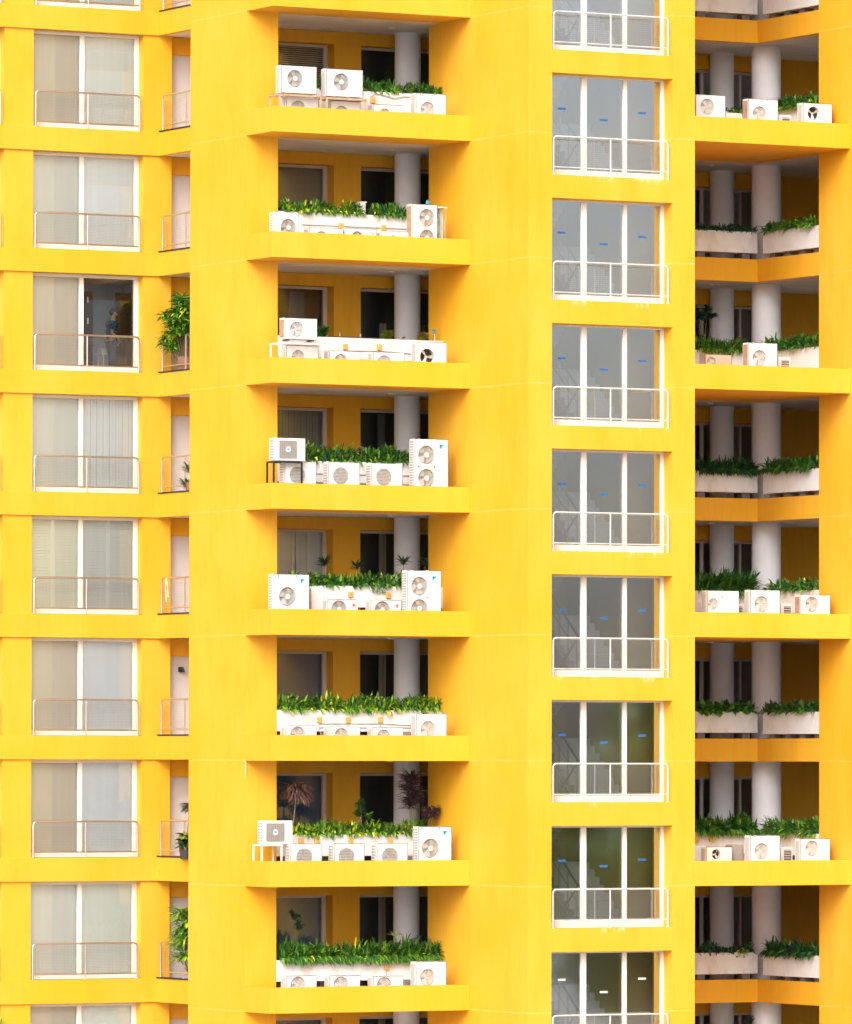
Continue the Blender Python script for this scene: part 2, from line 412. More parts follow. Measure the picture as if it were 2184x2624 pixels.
# left wing: two bays per storey
LW = {-1: ('c_taupe', 'c_grey'), 0: ('c_tan', 'c_pale'), 1: ('c_grey', 'c_white'), 2: ('c_tan', None), 3: ('c_grey', 'c_white'), 4: ('c_cream', 'c_grey'),
      5: ('c_tan', 'c_cool'), 6: ('c_taupe', 'c_cool'), 7: ('c_grey', 'c_pale'), 8: ('c_taupe', 'c_pale')}
for k in range(-1, 9):
    for bay in (0, 1):
        s = -PER*bay; z0, z1 = Z(k)+.66, Z(k-1)+.03
        w = window(-2.743+s, .493+s, 8.63, z0, z1, [(-1.234+s, -1.119+s)], 'glass_clear', sides=(.06, .125), bot=.14, top=.09)
        a, b = LW[k]
        if bay: a, b = 'c_tan', 'c_pale'
        mode = 'vertical' if k == 3 else 'louvre' if k == 4 else None
        shade(w, -2.70+s, -1.14+s, 8.73, z0+.05, z1-.04, a, 'louvre' if k == 4 else None)
        if b: shade(w, -1.13+s, .47+s, 8.70, z0+.05, z1-.04, b, mode)
        if k == 4 and not bay: pass
# white doors on the side balconies
for k in range(-1, 9):
    z = Z(k); m = MB()
    m.box(1.34, 2.38, 8.62, 8.68, z+.621, z+H-.425, 'door_white', .01)
    d = m.build('door', B, origin=(1.34, 8.62, z))
    m = MB(); m.box(1.34, 2.38, 8.6, 8.62, z+H-.47, z+H-.425, 'frame_shade'); m.box(1.33, 1.38, 8.6, 8.62, z+.62, z+H-.47, 'frame_shade'); m.build('frame', d)
    m = MB(); m.box(2.26, 2.30, 8.58, 8.62, z+1.55, z+1.75, 'steel', .005); m.build('handle', d)
# black wall lamp beside the sixth door
m = MB(); uu, zz = onv(L_(1158, 1038, 1300), 8.56); m.box(uu-.06, uu+.06, 8.5, 8.619, zz-.07, zz+.07, 'black', .02); m.tube([(uu, 8.49, zz+.05), (uu+.03, 8.44, zz-.05)], .03, 'black')
tag(m.build('wall_lamp', origin=(uu, 8.619, zz)), 'small black lamp fixed on a white door of a left side balcony', 'lamp')

# middle balconies' deep windows
MW = {-1: ('c_olive', 0), 0: ('blind', 0), 1: ('c_olive', 0), 2: (None, 1), 3: ('c_bluegreen', 1), 4: ('louvre', 2), 5: ('c_slate', 2), 6: ('c_slate', 0), 7: ('c_bluegreen', 2), 8: ('c_slate', 2)}
for k in range(-1, 9):
    z0, z1 = Z(k)+.372, Z(k-1)-.322
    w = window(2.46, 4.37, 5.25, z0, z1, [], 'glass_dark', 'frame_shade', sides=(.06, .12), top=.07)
    c, s = MW[k]
    if c == 'louvre':
        shade(w, 2.5, 3.50, 5.36, z0, z1, 'c_grey', 'louvre'); shade(w, 3.52, 4.30, 5.34, z0, z1, 'c_grey', 'louvre')
    elif c == 'blind':
        m = MB()
        for i in range(16): m.box(2.5, 4.3, 5.36, 5.40, z1-.1-i*.055, z1-.09-i*.055+.012, 'c_taupe')
        m.build('curtain', w)
    elif c: shade(w, 2.5, 4.3, 5.36, z0, z1, c, 'vertical' if k == 3 else None)
    if k == 2: shade(w, 3.55, 4.0, 5.8, z0, z1-.1, 'c_slate')  # not cloth: bluish reflection in the pane, painted as a strip
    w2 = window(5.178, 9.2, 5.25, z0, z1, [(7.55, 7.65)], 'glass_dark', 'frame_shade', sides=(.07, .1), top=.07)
    if s:
        ztop = {2: z0+1.62, 3: z0+1.45}.get(k, z1-.03)
        shade(w2, 6.03, 6.24, 5.40, z0, ztop, 'c_stripe', 'soft'); shade(w2, 7.05, 7.5, 5.40, z0, ztop, 'c_olive', 'soft')
        if k == 3: shade(w2, 6.03, 6.24, 5.46, ztop, z1-.1, 'c_olive')
# right balconies' windows
for k in range(-2, 9):
    z0, z1 = Z(k)+.372, Z(k-1)-.412
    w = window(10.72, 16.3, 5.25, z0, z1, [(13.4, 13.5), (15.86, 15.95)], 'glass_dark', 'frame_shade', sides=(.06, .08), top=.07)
    if k in (-1, 0, 1): shade(w, 15.0, 15.7, 5.36, z0, z1, 'c_olive')
    if k in (5, 7): shade(w, 14.6, 15.8, 5.36, z0, z1, 'c_bluegreen')
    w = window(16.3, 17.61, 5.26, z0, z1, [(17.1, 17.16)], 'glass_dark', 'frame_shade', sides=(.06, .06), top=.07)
    if k in (-1, 1, 2): shade(w, 17.2, 17.55, 5.36, z0, z1, 'c_olive')
# rooms behind the deep windows, walls coloured near-black to stand for unlit depth
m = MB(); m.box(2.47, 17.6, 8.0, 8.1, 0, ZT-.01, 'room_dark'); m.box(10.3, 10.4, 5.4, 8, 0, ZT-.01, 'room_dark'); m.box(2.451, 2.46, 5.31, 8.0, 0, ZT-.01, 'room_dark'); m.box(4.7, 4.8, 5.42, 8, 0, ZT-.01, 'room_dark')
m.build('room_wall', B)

# stair tower windows with the staircase inside
for k in range(-2, 9):
    z0, z1 = Z(k)+2.156-H+0, Z(k)+1.559
    w = window(6.46, 10.036, -2.56, z0, z1, [(7.58, 7.725), (8.82, 8.925)], 'glass_stair', sides=(.05, .09), top=.05, bot=.17, deep=.08, staggered=False)
    ys = {0: (550, 608, 572, 0), 1: (1178, 1237, 1200, 0), 2: (530, 587, 544, 650), 3: (1167, 1220, 1174, 650), 4: (519, 562, 524, 1300), 5: (1153, 1192, 1157, 1300), 6: (558, 585, 552, 1924), 7: (1161, 1223, 1155, 1924)}
    if k in ys:
        for X, Yp, dx in ((276, ys[k][0], 22), (489, ys[k][1], 21), (683, ys[k][2], 20)):
            uu, zz = onv(R_(X, Yp, ys[k][3]), -2.56); m = MB(); m.box(uu-.115, uu+.115, -2.568, -2.562, zz-.028, zz+.028, 'sticker_white' if k == 7 else 'sticker_blue')
            m.build('sticker', w)
    # staircase: main landing at this storey, flight away from the glass, half landing, flight back
    zl = Z(k)-1.0
    m = MB()
    m.box(5.96, 9.95, -2.05, -1.5, zl-.15, zl, 'step'); m.box(5.96, 9.95, -2.49, -2.05, zl-.15, zl, 'step')
    for n in range(8):
        y = -1.5+.25*n; zt = zl+.2*(n+1)
        m.box(8.15, 9.5, y, y+.29 if n < 7 else y+.25, zt-.2, zt-.001*(n % 2), 'step')
        m.face([(8.16, y+.251, zt-.2), (9.49, y+.251, zt-.2), (9.49, y, zt-.42), (8.16, y, zt-.42)], 'step')
        y2 = .5-.25*(n+1); zt2 = zl+1.6+.2*(n+1)
        m.box(6.7, 8.05, y2-.04, y2+.25, zt2-.2, zt2-.001*(n % 2), 'step')
        m.face([(6.71, y2+.25, zt2-.40), (8.04, y2+.25, zt2-.40), (8.04, y2, zt2-.2), (6.71, y2, zt2-.2)], 'ceiling')
    m.box(5.96, 9.53, .501, 1.59, zl+1.45, zl+1.6, 'step')
    st = m.build('staircase', B, origin=(8, -1, zl))
    m = MB()
    for i in range(5): m.box(8.11, 8.14, -1.45+.45*i, -1.42+.45*i, zl+.2+.36*i, zl+1.05+.36*i, 'steel')
    m.tube([(8.12, -1.75, zl+.9), (8.12, -1.45, zl+1.05), (8.12, .4, zl+2.55)], .028, 'steel', 8)
    m.tube([(8.12, -1.45, zl+.62), (8.12, .4, zl+2.1)], .014, 'steel', 6)
    m.tube([(8.06, .45, zl+2.5), (8.06, -1.5, zl+4.1)], .028, 'steel', 8)
    m.build('handrail', st)

# ---------------------------------------------------------------- railings
def railing(p0, p1, zbase, ztop, zlow, r, mt, posts, label=None, mesh=.045, wr=.0022, rad=.1):
    """rail running p0->p1 (2D), rounded upper corners, mesh infill"""
    a, b = Vector((p0[0], p0[1], 0)), Vector((p1[0], p1[1], 0)); d = (b-a).normalized(); Ln = (b-a).length
    def P(t, z): q = a+d*t; return (q.x, q.y, z)
    pts = [P(0, zbase)]
    for i in range(6): an = pi/2*i/5; pts.append(P(rad-rad*cos(an), ztop-rad+rad*sin(an)))
    for i in range(6): an = pi/2*i/5; pts.append(P(Ln-rad+rad*sin(an), ztop-rad+rad*cos(an)))
    pts.append(P(Ln, zbase))
    m = MB(); m.tube(pts, r, mt, 10); m.tube([P(0, zlow), P(Ln, zlow)], r*.75, mt, 8)
    for t in posts: m.tube([P(t, zbase), P(t, ztop)], r*.85, mt, 8)
    for t in [0, Ln]+list(posts): m.tube([P(t, zbase), P(t, zbase+.015)], r*2, mt, 10)
    o = m.build('railing', B, smooth=True, origin=P(0, zbase))
    m = MB(); n = int(Ln/mesh)
    q = d.cross(Vector((0, 0, 1)))*wr
    def strip(A, Bp, w): A, Bp = Vector(A), Vector(Bp); m.face([A-w, Bp-w, Bp+w, A+w], 'wire')
    for i in range(1, n): strip(P(Ln*i/n, zlow), P(Ln*i/n, ztop-.01), d*wr)
    nz = int((ztop-zlow)/mesh)
    for j in range(1, nz): strip(P(.02, zlow+(ztop-zlow)*j/nz), P(Ln-.02, zlow+(ztop-zlow)*j/nz), Vector((0, 0, wr)))
    m.build('mesh_panel', o); return o
r0 = railing((-2.69, 8.27), (.358, 8.27), Z(0)+.655, Z(0)+1.60, Z(0)+.80, .027, 'steel', [1.525], wr=.0013, mesh=.04)
r1 = railing((.98, 8.118), (.98, 4.75), Z(0)+.695, Z(0)+1.62, Z(0)+.83, .027, 'steel', [1.36, 2.6], wr=.0013, mesh=.04)
r2 = railing((6.542, -2.95), (9.943, -2.95), Z(0)+2.155, Z(0)+3.14, Z(0)+2.355, .024, 'rail_white', [1.69], wr=.0022, mesh=.05)
for k in range(-1, 9):
    dup(r0, B, (-PER, 0, (0-k)*H))
    if k != 0:
        dup(r0, B, (0, 0, -k*H)); dup(r1, B, (0, 0, -k*H)); 
        if k < 8: dup(r2, B, (0, 0, -k*H))
dup(r2, B, (0, 0, -8*H))

# ================================================================ THINGS
ORD = {-1: 'topmost cut-off', 0: 'first', 1: 'second', 2: 'third', 3: 'fourth', 4: 'fifth', 5: 'sixth', 6: 'seventh', 7: 'eighth', 8: 'lowest cut-off'}
def MBAL(k): return ORD[k]+' middle balcony down'
def RBAL(k): return ({-1: 'set-back right balcony at the very top', 0: 'first projecting right balcony', 1: 'upper set-back right balcony with two planters', 2: 'second projecting right balcony',
                      3: 'set-back right balcony above the third projecting one', 4: 'third projecting right balcony', 5: 'set-back right balcony below the third projecting one',
                      6: 'fourth projecting right balcony', 7: 'set-back right balcony below the fourth projecting one', 8: 'lowest right balcony'})[k]

# ---------------------------------------------------------------- planters
def planter(name_label, boxes, k, face, jbs=(), conduit=None, feet=True):
    u0, u1, v0, v1, z0, z1 = boxes
    o = thing('planter', ((u0+u1)/2, (v0+v1)/2, z0), name_label, 'planter', face)
    m = MB(); t = .05
    m.box(u0, u1, v0, v1, z0, z1-.06, 'planter_white')
    m.box(u0, u1, v0, v0+t, z1-.06, z1, 'planter_white'); m.box(u0, u1, v1-t, v1, z1-.06, z1, 'planter_white')
    m.box(u0, u0+t, v0+t, v1-t, z1-.06, z1, 'planter_white'); m.box(u1-t, u1, v0+t, v1-t, z1-.06, z1, 'planter_white')
    m.build('trough', o)
    if feet:
        zf = Z(k)+.372
        for i in range(4):
            m = MB()
            if u1-u0 > v1-v0: c = u0+.3+(u1-u0-.6)*i/3; m.box(c-.12, c+.12, v0+.1, v1-.05, zf, z0, 'coil')
            else: c = v0+.3+(v1-v0-.6)*i/3; m.box(u0+.1, u1-.05, c-.12, c+.12, zf, z0, 'coil')
            m.build('foot', o)
    for (uu, zz) in jbs:
        m = MB(); m.box(uu-.065, uu+.065, v0-.06, v0-.001, zz-.075, zz+.075, 'box_orange', .012); m.box(uu-.02, uu+.03, v0-.066, v0-.06, zz-.02, zz+.03, 'rust')
        j = m.build('junction_box', o)
    if conduit:
        for pts in conduit:
            m = MB(); m.tube(pts, .012, 'conduit', 6); m.build('conduit', o)
    return o
JB = {0: [(888, 640)], 1: [(685, 1445), (958, 1458)], 2: [(712, 595), (930, 598)], 3: [], 4: [(745, 558), (985, 563)], 5: [(545, 1360), (730, 1362), (937, 1360)], 6: [(428, 577), (530, 575), (745, 575), (998, 575)], 7: [(975, 1385)]}
Y0 = {0: 0, 1: 0, 2: 650, 3: 650, 4: 1300, 5: 1300, 6: 1924, 7: 1924}
for k in range(0, 8):
    z = Z(k); js = [onv(T(X, Y, Y0[k]), 1.42) for X, Y in JB[k]]
    cons = []
    for (uu, zz) in js:
        cons.append([(uu, 1.43, zz-.07), (uu, 1.42, zz-.2), (uu+.05, 1.40, zz-.4)])
    if k in (2, 5): cons.append([(js[0][0], 1.43, js[0][1]-.1), (js[-1][0]+.02, 1.43, js[-1][1]-.1), (5.2, 1.43, js[-1][1]-.16)]); 
    if k == 5: cons.append([(js[0][0], 1.43, js[0][1]-.2), (5.3, 1.43, js[-1][1]-.2)])
    if k == 0: cons.append([(3.6, 1.43, z+1.15), (3.75, 1.42, z+1.26), (4.0, 1.42, z+1.22), (4.3, 1.42, z+1.15), (4.6, 1.42, z+1.22), (5.2, 1.43, z+1.2)])
    if k in (1, 3): cons.append([(1.6, 1.43, z+.98), (5.4, 1.43, z+.98)])
    planter('long white trough planter spanning the '+MBAL(k), (.915, 5.768, 1.45, 1.98, z+.76 if k != 0 else z+.5, z+1.305), k, 'white trough planters of the middle column', js, cons)
for k in range(-1, 9):
    z = Z(k)
    js = [onv(R_(X, 447, 1924), 1.72) for X in (962, 1035)] if k == 6 else []
    planter('white left-hand trough planter, '+RBAL(k), (10.75, 15.545, 1.75, 2.16, z+.765, z+1.33), k, 'white trough planters of the right column', js)
    planter('white right-hand trough planter, '+RBAL(k), (15.5, 15.92, -1.46, 1.40, z+.73, z+1.31), k, 'white trough planters of the right column')

# ---------------------------------------------------------------- air conditioners
GAC = 'outdoor air conditioner units'
def acunit(label, u0, u1, v, ztop, zbot, fans, style='radial', depth=.3, body='ac_white', logo=None, panel=None, side='slots', group=GAC, feet=True):
    """fans: list of (u, z, r). Front faces the street (-y)"""
    cx = (u0+u1)/2
    o = thing('air_conditioner', (cx, v+depth/2, zbot), label, 'air conditioner', group)
    zb = zbot+(.04 if feet else 0)
    m = MB(); i = m.mi(body)
    # body: back, top, sides, underside as a shell and a front skin with round openings
    m.box(u0, u1, v+.012, v+depth, zb, ztop, body, .012) if not fans else None
    if fans:
        m.box(u0, u1, v+.14, v+depth, zb, ztop, body, .01)
        m.box(u0, u1, v, v+.14, ztop-.012, ztop, body); m.box(u0, u1, v, v+.14, zb, zb+.012, body)
        m.box(u0, u0+.012, v, v+.14, zb+.012, ztop-.012, body); m.box(u1-.012, u1, v, v+.14, zb+.012, ztop-.012, body)
        # front skin: a horizontal band per fan
        zs = sorted(fans, key=lambda f: -f[1]); cuts = [ztop]
        for a, b in zip(zs, zs[1:]): cuts.append((a[1]+b[1])/2)
        cuts.append(zb)
        for (fu, fz, fr), zt, zl in zip(zs, cuts, cuts[1:]):
            fr = min(fr, zt-fz-.006, fz-zl-.006) if len(zs) == 1 or True else fr
            xa, xb = max(u0+.001, fu-fr-.02), min(u1-.001, fu+fr+.02)
            if xa > u0+.002: m.face([(u0, v, zl), (xa, v, zl), (xa, v, zt), (u0, v, zt)], body)
            if xb < u1-.002: m.face([(xb, v, zl), (u1, v, zl), (u1, v, zt), (xb, v, zt)], body)
            S = 32
            for q in range(S):
                def rim(t):
                    c, s_ = cos(t), sin(t)
                    tx = (xb-fu)/c if c > 1e-6 else (xa-fu)/c if c < -1e-6 else 1e9
                    tz = (zt-fz)/s_ if s_ > 1e-6 else (zl-fz)/s_ if s_ < -1e-6 else 1e9
                    k_ = min(tx, tz); return (fu+c*k_, v, fz+s_*k_)
                t0, t1 = 2*pi*(q+.5)/S-pi/S+pi/4, 2*pi*(q+1.5)/S-pi/S+pi/4
                c0 = (fu+fr*cos(t0), v, fz+fr*sin(t0)); c1 = (fu+fr*cos(t1), v, fz+fr*sin(t1))
                m.face([c0, rim(t0), rim(t1), c1], body)
                m.face([c0, c1, (c1[0], v+.11, c1[2]), (c0[0], v+.11, c0[2])], body)
    if feet: m.box(u0+.08, u0+.16, v+.02, v+depth-.02, zbot, zb, 'coil'); m.box(u1-.16, u1-.08, v+.02, v+depth-.02, zbot, zb, 'coil')
    m.build('body', o)
    # fin panel on the left side
    m = MB(); z0, z1, y0, y1 = zb+.05, ztop-.05, v+.05, v+depth-.03
    if side == 'grid':
        m.box(u0-.006, u0-.001, y0, y1, z0, z1, 'coil')
        n = max(4, int((z1-z0)/.065))
        for q in range(n+1): zz = z0+(z1-z0)*q/n; m.box(u0-.014, u0-.006, y0, y1, zz-.014, zz+.014, body)
        for q in range(4): yy = y0+(y1-y0)*q/3; m.box(u0-.012, u0-.0065, yy-.012, yy+.012, z0, z1, body)
    elif side == 'slots':
        m.box(u0-.006, u0-.001, y0+.04, y1-.02, z0, z1, 'coil')
        for q in range(5): yy = y0+.05+(y1-y0-.08)*q/4; m.box(u0-.012, u0-.0065, yy-.006, yy+.006, z0, z1, 'grille_light')
    else: m.box(u0-.006, u0-.001, y0, y1, z0, z1, 'coil_tan')
    m.build('coil_panel', o)
    for (fu, fz, fr) in fans:
        m = MB(); bl = 'grille' if style == 'square' else 'blade'; wl = {'radial': 'well_pale', 'dark': 'black', 'square': 'well', 'tan': 'coil_tan', 'light': 'well_pale', 'bladed': 'well_pale'}[style]
        m.disc((fu, v+.108, fz), fr*.985, wl)
        nb = 3 if style == 'dark' else 4
        for b in range(nb):
            a0 = 2*pi*b/nb+fu*3; pts = []
            for w_ in range(5):
                an = a0+w_*.22; pts.append((fu+fr*.18*cos(an*1), v+.085-.008*w_, fz+fr*.18*sin(an)))
            for w_ in range(5, 0, -1):
                an = a0+.12+w_*(.15 if style == 'dark' else .24); pts.append((fu+fr*.88*cos(an), v+.095-.014*w_, fz+fr*.88*sin(an)))
            m.face(pts, bl)
        m.tube([(fu, v+.06, fz), (fu, v+.1, fz)], fr*.18, bl, 16)
        m.build('fan', o)
        m = MB(); gm = 'grille_light' if style in ('light', 'bladed', 'tan') else 'grille'
        if style == 'square':
            s_ = fr
            for q in range(1, 12):
                t = -fr+2*fr*q/12; h = math.sqrt(fr*fr-t*t)
                m.box(fu+t-.004, fu+t+.004, v-.012, v-.006, fz-h, fz+h, 'grille'); m.box(fu-h, fu+h, v-.006, v-.002, fz+t-.006, fz+t+.006, 'grille_light')
        elif style != 'dark':
            nsp = 28 if style == 'radial' else 22
            for q in range(nsp):
                an = 2*pi*q/nsp; c, s_ = cos(an), sin(an); w_ = .0035
                a0, a1 = fr*.2, fr*.99
                m.face([(fu+a0*c-w_*s_, v-.004, fz+a0*s_+w_*c), (fu+a0*c+w_*s_, v-.004, fz+a0*s_-w_*c), (fu+a1*c+w_*s_, v-.004, fz+a1*s_-w_*c), (fu+a1*c-w_*s_, v-.004, fz+a1*s_+w_*c)], gm)
            for rr in (.5, .75):
                for q in range(24):
                    a0, a1 = 2*pi*q/24, 2*pi*(q+1)/24
                    m.face([(fu+fr*rr*cos(a), v-.005, fz+fr*rr*sin(a)) for a in (a0, a1)]+[(fu+fr*(rr+.025)*cos(a), v-.005, fz+fr*(rr+.025)*sin(a)) for a in (a1, a0)], gm)
            if style == 'radial': m.tube([(fu, v-.014, fz), (fu, v-.002, fz)], fr*.27, 'ac_white', 20)
            else: m.tube([(fu, v-.010, fz), (fu, v-.002, fz)], fr*.10, 'ac_white', 14)
        if m.f: m.build('grille', o)
    if panel:   # raised square surround
        m = MB(); a, b, c, d, sty = panel
        if sty == 'mesh':
            m.box(a, b, v-.004, v-.001, c, d, 'well')
            n = 9
            for q in range(n+1): x = a+(b-a)*q/n; zz = c+(d-c)*q/n; m.box(x-.005, x+.005, v-.014, v-.009, c, d, 'grille'); m.box(a, b, v-.009, v-.0045, zz-.005, zz+.005, 'grille')
            m.tube([((a+b)/2, v-.022, (c+d)/2), ((a+b)/2, v-.014, (c+d)/2)], .075, 'ac_white', 20)
            m.box((a+b)/2-.03, (a+b)/2+.03, v-.026, v-.0225, (c+d)/2-.02, (c+d)/2+.03, 'logo_blue')
        else:
            w_ = .012
            for bx in ((a, b, c, c+w_), (a, b, d-w_, d), (a, a+w_, c, d), (b-w_, b, c, d)): m.box(bx[0], bx[1], v-.006, v-.001, bx[2], bx[3], 'grille_light')
        m.build('fan_guard', o)
    if logo:
        kind, lu, lz, ls = logo; m = MB()
        if kind == 'triangle':
            m.face([(lu-ls, v-.003, lz+ls), (lu+ls, v-.003, lz+ls), (lu-ls, v-.003, lz-ls*1.1)], 'logo_blue')
            m.face([(lu-ls, v-.004, lz+ls*.8), (lu, v-.004, lz+ls*.8), (lu-ls, v-.004, lz-ls*.2)], 'logo_navy')
        elif kind == 'round':
            m.tube([(lu, v-.004, lz), (lu, v-.001, lz)], ls, 'logo_pink', 20); m.tube([(lu, v-.006, lz), (lu, v-.004, lz)], ls*.72, 'ac_white', 20)
            m.tube([(lu, v-.008, lz), (lu, v-.006, lz)], ls*.5, 'logo_red', 16)
        elif kind == 'diamonds':
            for dx, dz in ((0, .55), (-.5, -.35), (.5, -.35)):
                cx_, cz_ = lu+dx*ls, lz+dz*ls; m.face([(cx_-ls*.35, v-.003, cz_), (cx_, v-.003, cz_-ls*.5), (cx_+ls*.35, v-.003, cz_), (cx_, v-.003, cz_+ls*.5)], 'logo_red')
        m.build('emblem', o)
    rx = random.uniform(.03, .09); zz = zbot+random.uniform(.12, .2); hi = min(ztop-.1, zbot+random.uniform(.3, .5))
    m = MB(); m.tube([(u1, v+depth*.6, zz), (u1+rx, v+depth*.6, zz+.02), (u1+rx+.02, v+depth*.8, hi), (u1+rx, v+depth+.15, hi+.05)], .016, random.choice(['conduit', 'frame_shade', 'black', 'rust']), 6); m.build('hose', o)
    return o
FL = .372     # ledge floor above the band's underside
def ac(label, k, X0, X1, Yt, fans, v=.55, F=T, y0=None, zb=None, Yb=None, **kw):
    y0 = Y0[k] if y0 is None else y0
    u0, zt = onv(F((X0), Yt, y0), v); u1, zt2 = onv(F(X1, Yt, y0), v)
    zt = (zt+zt2)/2
    sc = (2.497 if F is T else 1.977)*100
    fl = []
    for X, Y, Rr in fans: a, b = onv(F(X, Y, y0), v); fl.append((a, b, Rr/sc/.99))
    z0 = Z(k)+FL if Yb is None else onv(F((X0+X1)/2, Yb, y0), v)[1]
    for kk in ('panel',):
        if kk in kw:
            a, b, c, d, s = kw[kk]; ua, za = onv(F(a, c, y0), v); ub, zb_ = onv(F(b, d, y0), v); kw[kk] = (ua, ub, zb_, za, s)
    if 'logo' in kw and kw['logo']: n_, X, Y, s = kw['logo']; a, b = onv(F(X, Y, y0), v); kw['logo'] = (n_, a, b, s)
    zmin = z0+.06
    fl = [(a, b, min(r, b-zmin, zt-b-.01)) for a, b, r in fl]
    fl = [f for f in fl if f[2] > .08]
    return acunit(label, u0, u1, v, zt, z0, fl, **kw)
def stand(label, k, X0, X1, Y, mt, v=.35, depth=.55, F=T, zfloor=None):
    u0, z1 = onv(F(X0, Y, Y0[k]), v); u1, _ = onv(F(X1, Y, Y0[k]), v); z0 = Z(k)+FL
    o = thing('metal_stand', ((u0+u1)/2, v+depth/2, z0), label, 'stand', 'metal stands under raised units')
    for a in (u0, u1-.04):
        for b in (v, v+depth-.04):
            m = MB(); m.box(a, a+.04, b, b+.04, z0, z1-.04, mt); m.build('leg', o)
    m = MB(); m.box(u0, u1, v-.001, v+.04, z1-.04, z1, mt); m.box(u0, u1, v+depth-.04, v+depth, z1-.04, z1, mt)
    m.box(u0, u0+.04, v+.04, v+depth-.04, z1-.04, z1, mt); m.box(u1-.04, u1, v+.04, v+depth-.04, z1-.04, z1, mt)
    m.build('frame', o); return z1
b1 = MBAL
# first balcony
stand('rust-stained metal stand under the leftmost raised unit, first middle balcony', 0, 288, 560, 598, 'rust', v=.3)
ac('raised white air conditioner, left one of the two on stands, '+b1(0), 0, 302, 530, 420, [(390, 502, 55)], v=.35, Yb=598, feet=False)
stand('rust-stained metal stand under the second raised unit, first middle balcony', 0, 592, 850, 620, 'rust', v=.3)
ac('raised white air conditioner, right one of the two on stands, '+b1(0), 0, 592, 825, 442, [(687, 524, 55)], v=.35, Yb=620, feet=False)
ac('white air conditioner low under the leftmost stand, '+b1(0), 0, 335, 540, 612, [(410, 692, 50)], v=.6, style='light', depth=.25)
ac('white air conditioner low under the second stand, '+b1(0), 0, 618, 810, 645, [(688, 722, 50)], v=.6, style='light', depth=.25)
ac('low white air conditioner with only its top showing, unstacked, '+b1(0), 0, 893, 1088, 670, [(965, 738, 48)], v=.6, style='light')
ac('square white air conditioner at the right end, '+b1(0), 0, 1165, 1357, 598, [(1240, 700, 50)], v=.4, style='light')
# second
ac('white air conditioner at the left end with round fan cover, '+b1(1), 1, 262, 415, 1356, [(348, 1455, 55)], v=.3, side='grid', body='ac_cream')
for X0, X1, Yt, fx, n, Lx in ((480, 700, 1457, 560, 'first', 675), (715, 912, 1462, 790, 'second', 888), (945, 1145, 1480, 1020, 'third', 1122)):
    ac(n+' of three low units with red diamond emblems, '+b1(1), 1, X0, X1, Yt, [(fx, Yt+62, 52)], v=.6, style='radial', body='ac_cream', logo=('diamonds', Lx, Yt+32, .045))
ac('tall cream double-fan air conditioner with exposed wiring, right end, '+b1(1), 1, 1140, 1302, 1307, [(1235, 1393, 57), (1235, 1520, 52)], v=.4, body='ac_cream', side='plain')
# exposed side: loose top panel, cables, blue cap
uu, zz = onv(T(1302, 1314), .4); u2, _ = onv(T(1368, 1314), .4)
o = thing('equipment_cover', (uu+.1, .6, Z(1)+FL), 'open white service cover with dangling cables, right end of second middle balcony', 'cover')
m = MB(); m.box(uu+.002, u2, .42, .70, zz-.06, zz-.03, 'ac_white'); m.box(uu+.002, u2, .66, .69, Z(1)+FL, zz-.061, 'ac_white'); m.build('cover', o)
for i in range(9):
    a = uu+.03+random.random()*(u2-uu-.05); b = .45+random.random()*.18; pts = [(a+random.uniform(-.04, .04), b+random.uniform(-.02, .02), zz-.07-j*(zz-.07-Z(1)-FL)/6) for j in range(7)]
    m = MB(); m.tube(pts, .008, random.choice(['black', 'black', 'box_orange', 'conduit', 'logo_blue']), 6); m.build('cable', o)
m = MB(); a, c = onv(T(1238, 1302), .5); m.tube([(a, .5, c-.02), (a, .5, c+.03), (a, .5, c+.07), (a, .5, c+.09)], .04, 'bluecap', 12, taper=[.045, .045, .035, .02])
tag(m.build('blue_cap', origin=(a, .5, c)), 'small blue cap on top of the tall double-fan unit, second middle balcony', 'cap')
m = MB(); a, c = onv(T(800, 1360), 1.7); b2, c2 = onv(T(831, 1292), 1.7); m.box(a, b2, 1.6, 1.8, Z(1)+1.25, c2-.03, 'planter_white', .01); m.box(a-.02, b2+.02, 1.58, 1.82, c2-.03, c2, 'ac_white')
tag(m.build('storage_box', origin=(a, 1.7, Z(1)+1.25)), 'small white box with lid among the leaves of the second middle balcony', 'box')
# third
ac('white air conditioner stacked on top at the left, '+b1(2), 2, 325, 533, 412, [(402, 483, 48)], v=.4, Yb=560, side='plain', style='light', feet=True)
stand('white metal stand holding the stacked unit, third middle balcony', 2, 292, 575, 566, 'stand_white', v=.35)
ac('white air conditioner below the stacked one, '+b1(2), 2, 335, 540, 588, [(410, 662, 45)], v=.6, style='light', depth=.25)
ac('low white air conditioner left of centre, '+b1(2), 2, 610, 808, 622, [(684, 690, 48)], v=.6, style='light')
ac('low white air conditioner right of centre, '+b1(2), 2, 890, 1090, 630, [(962, 698, 48)], v=.6, style='light')
ac('white air conditioner with bare dark three-blade fan, right end, '+b1(2), 2, 1170, 1362, 565, [(1237, 660, 52)], v=.4, style='dark')
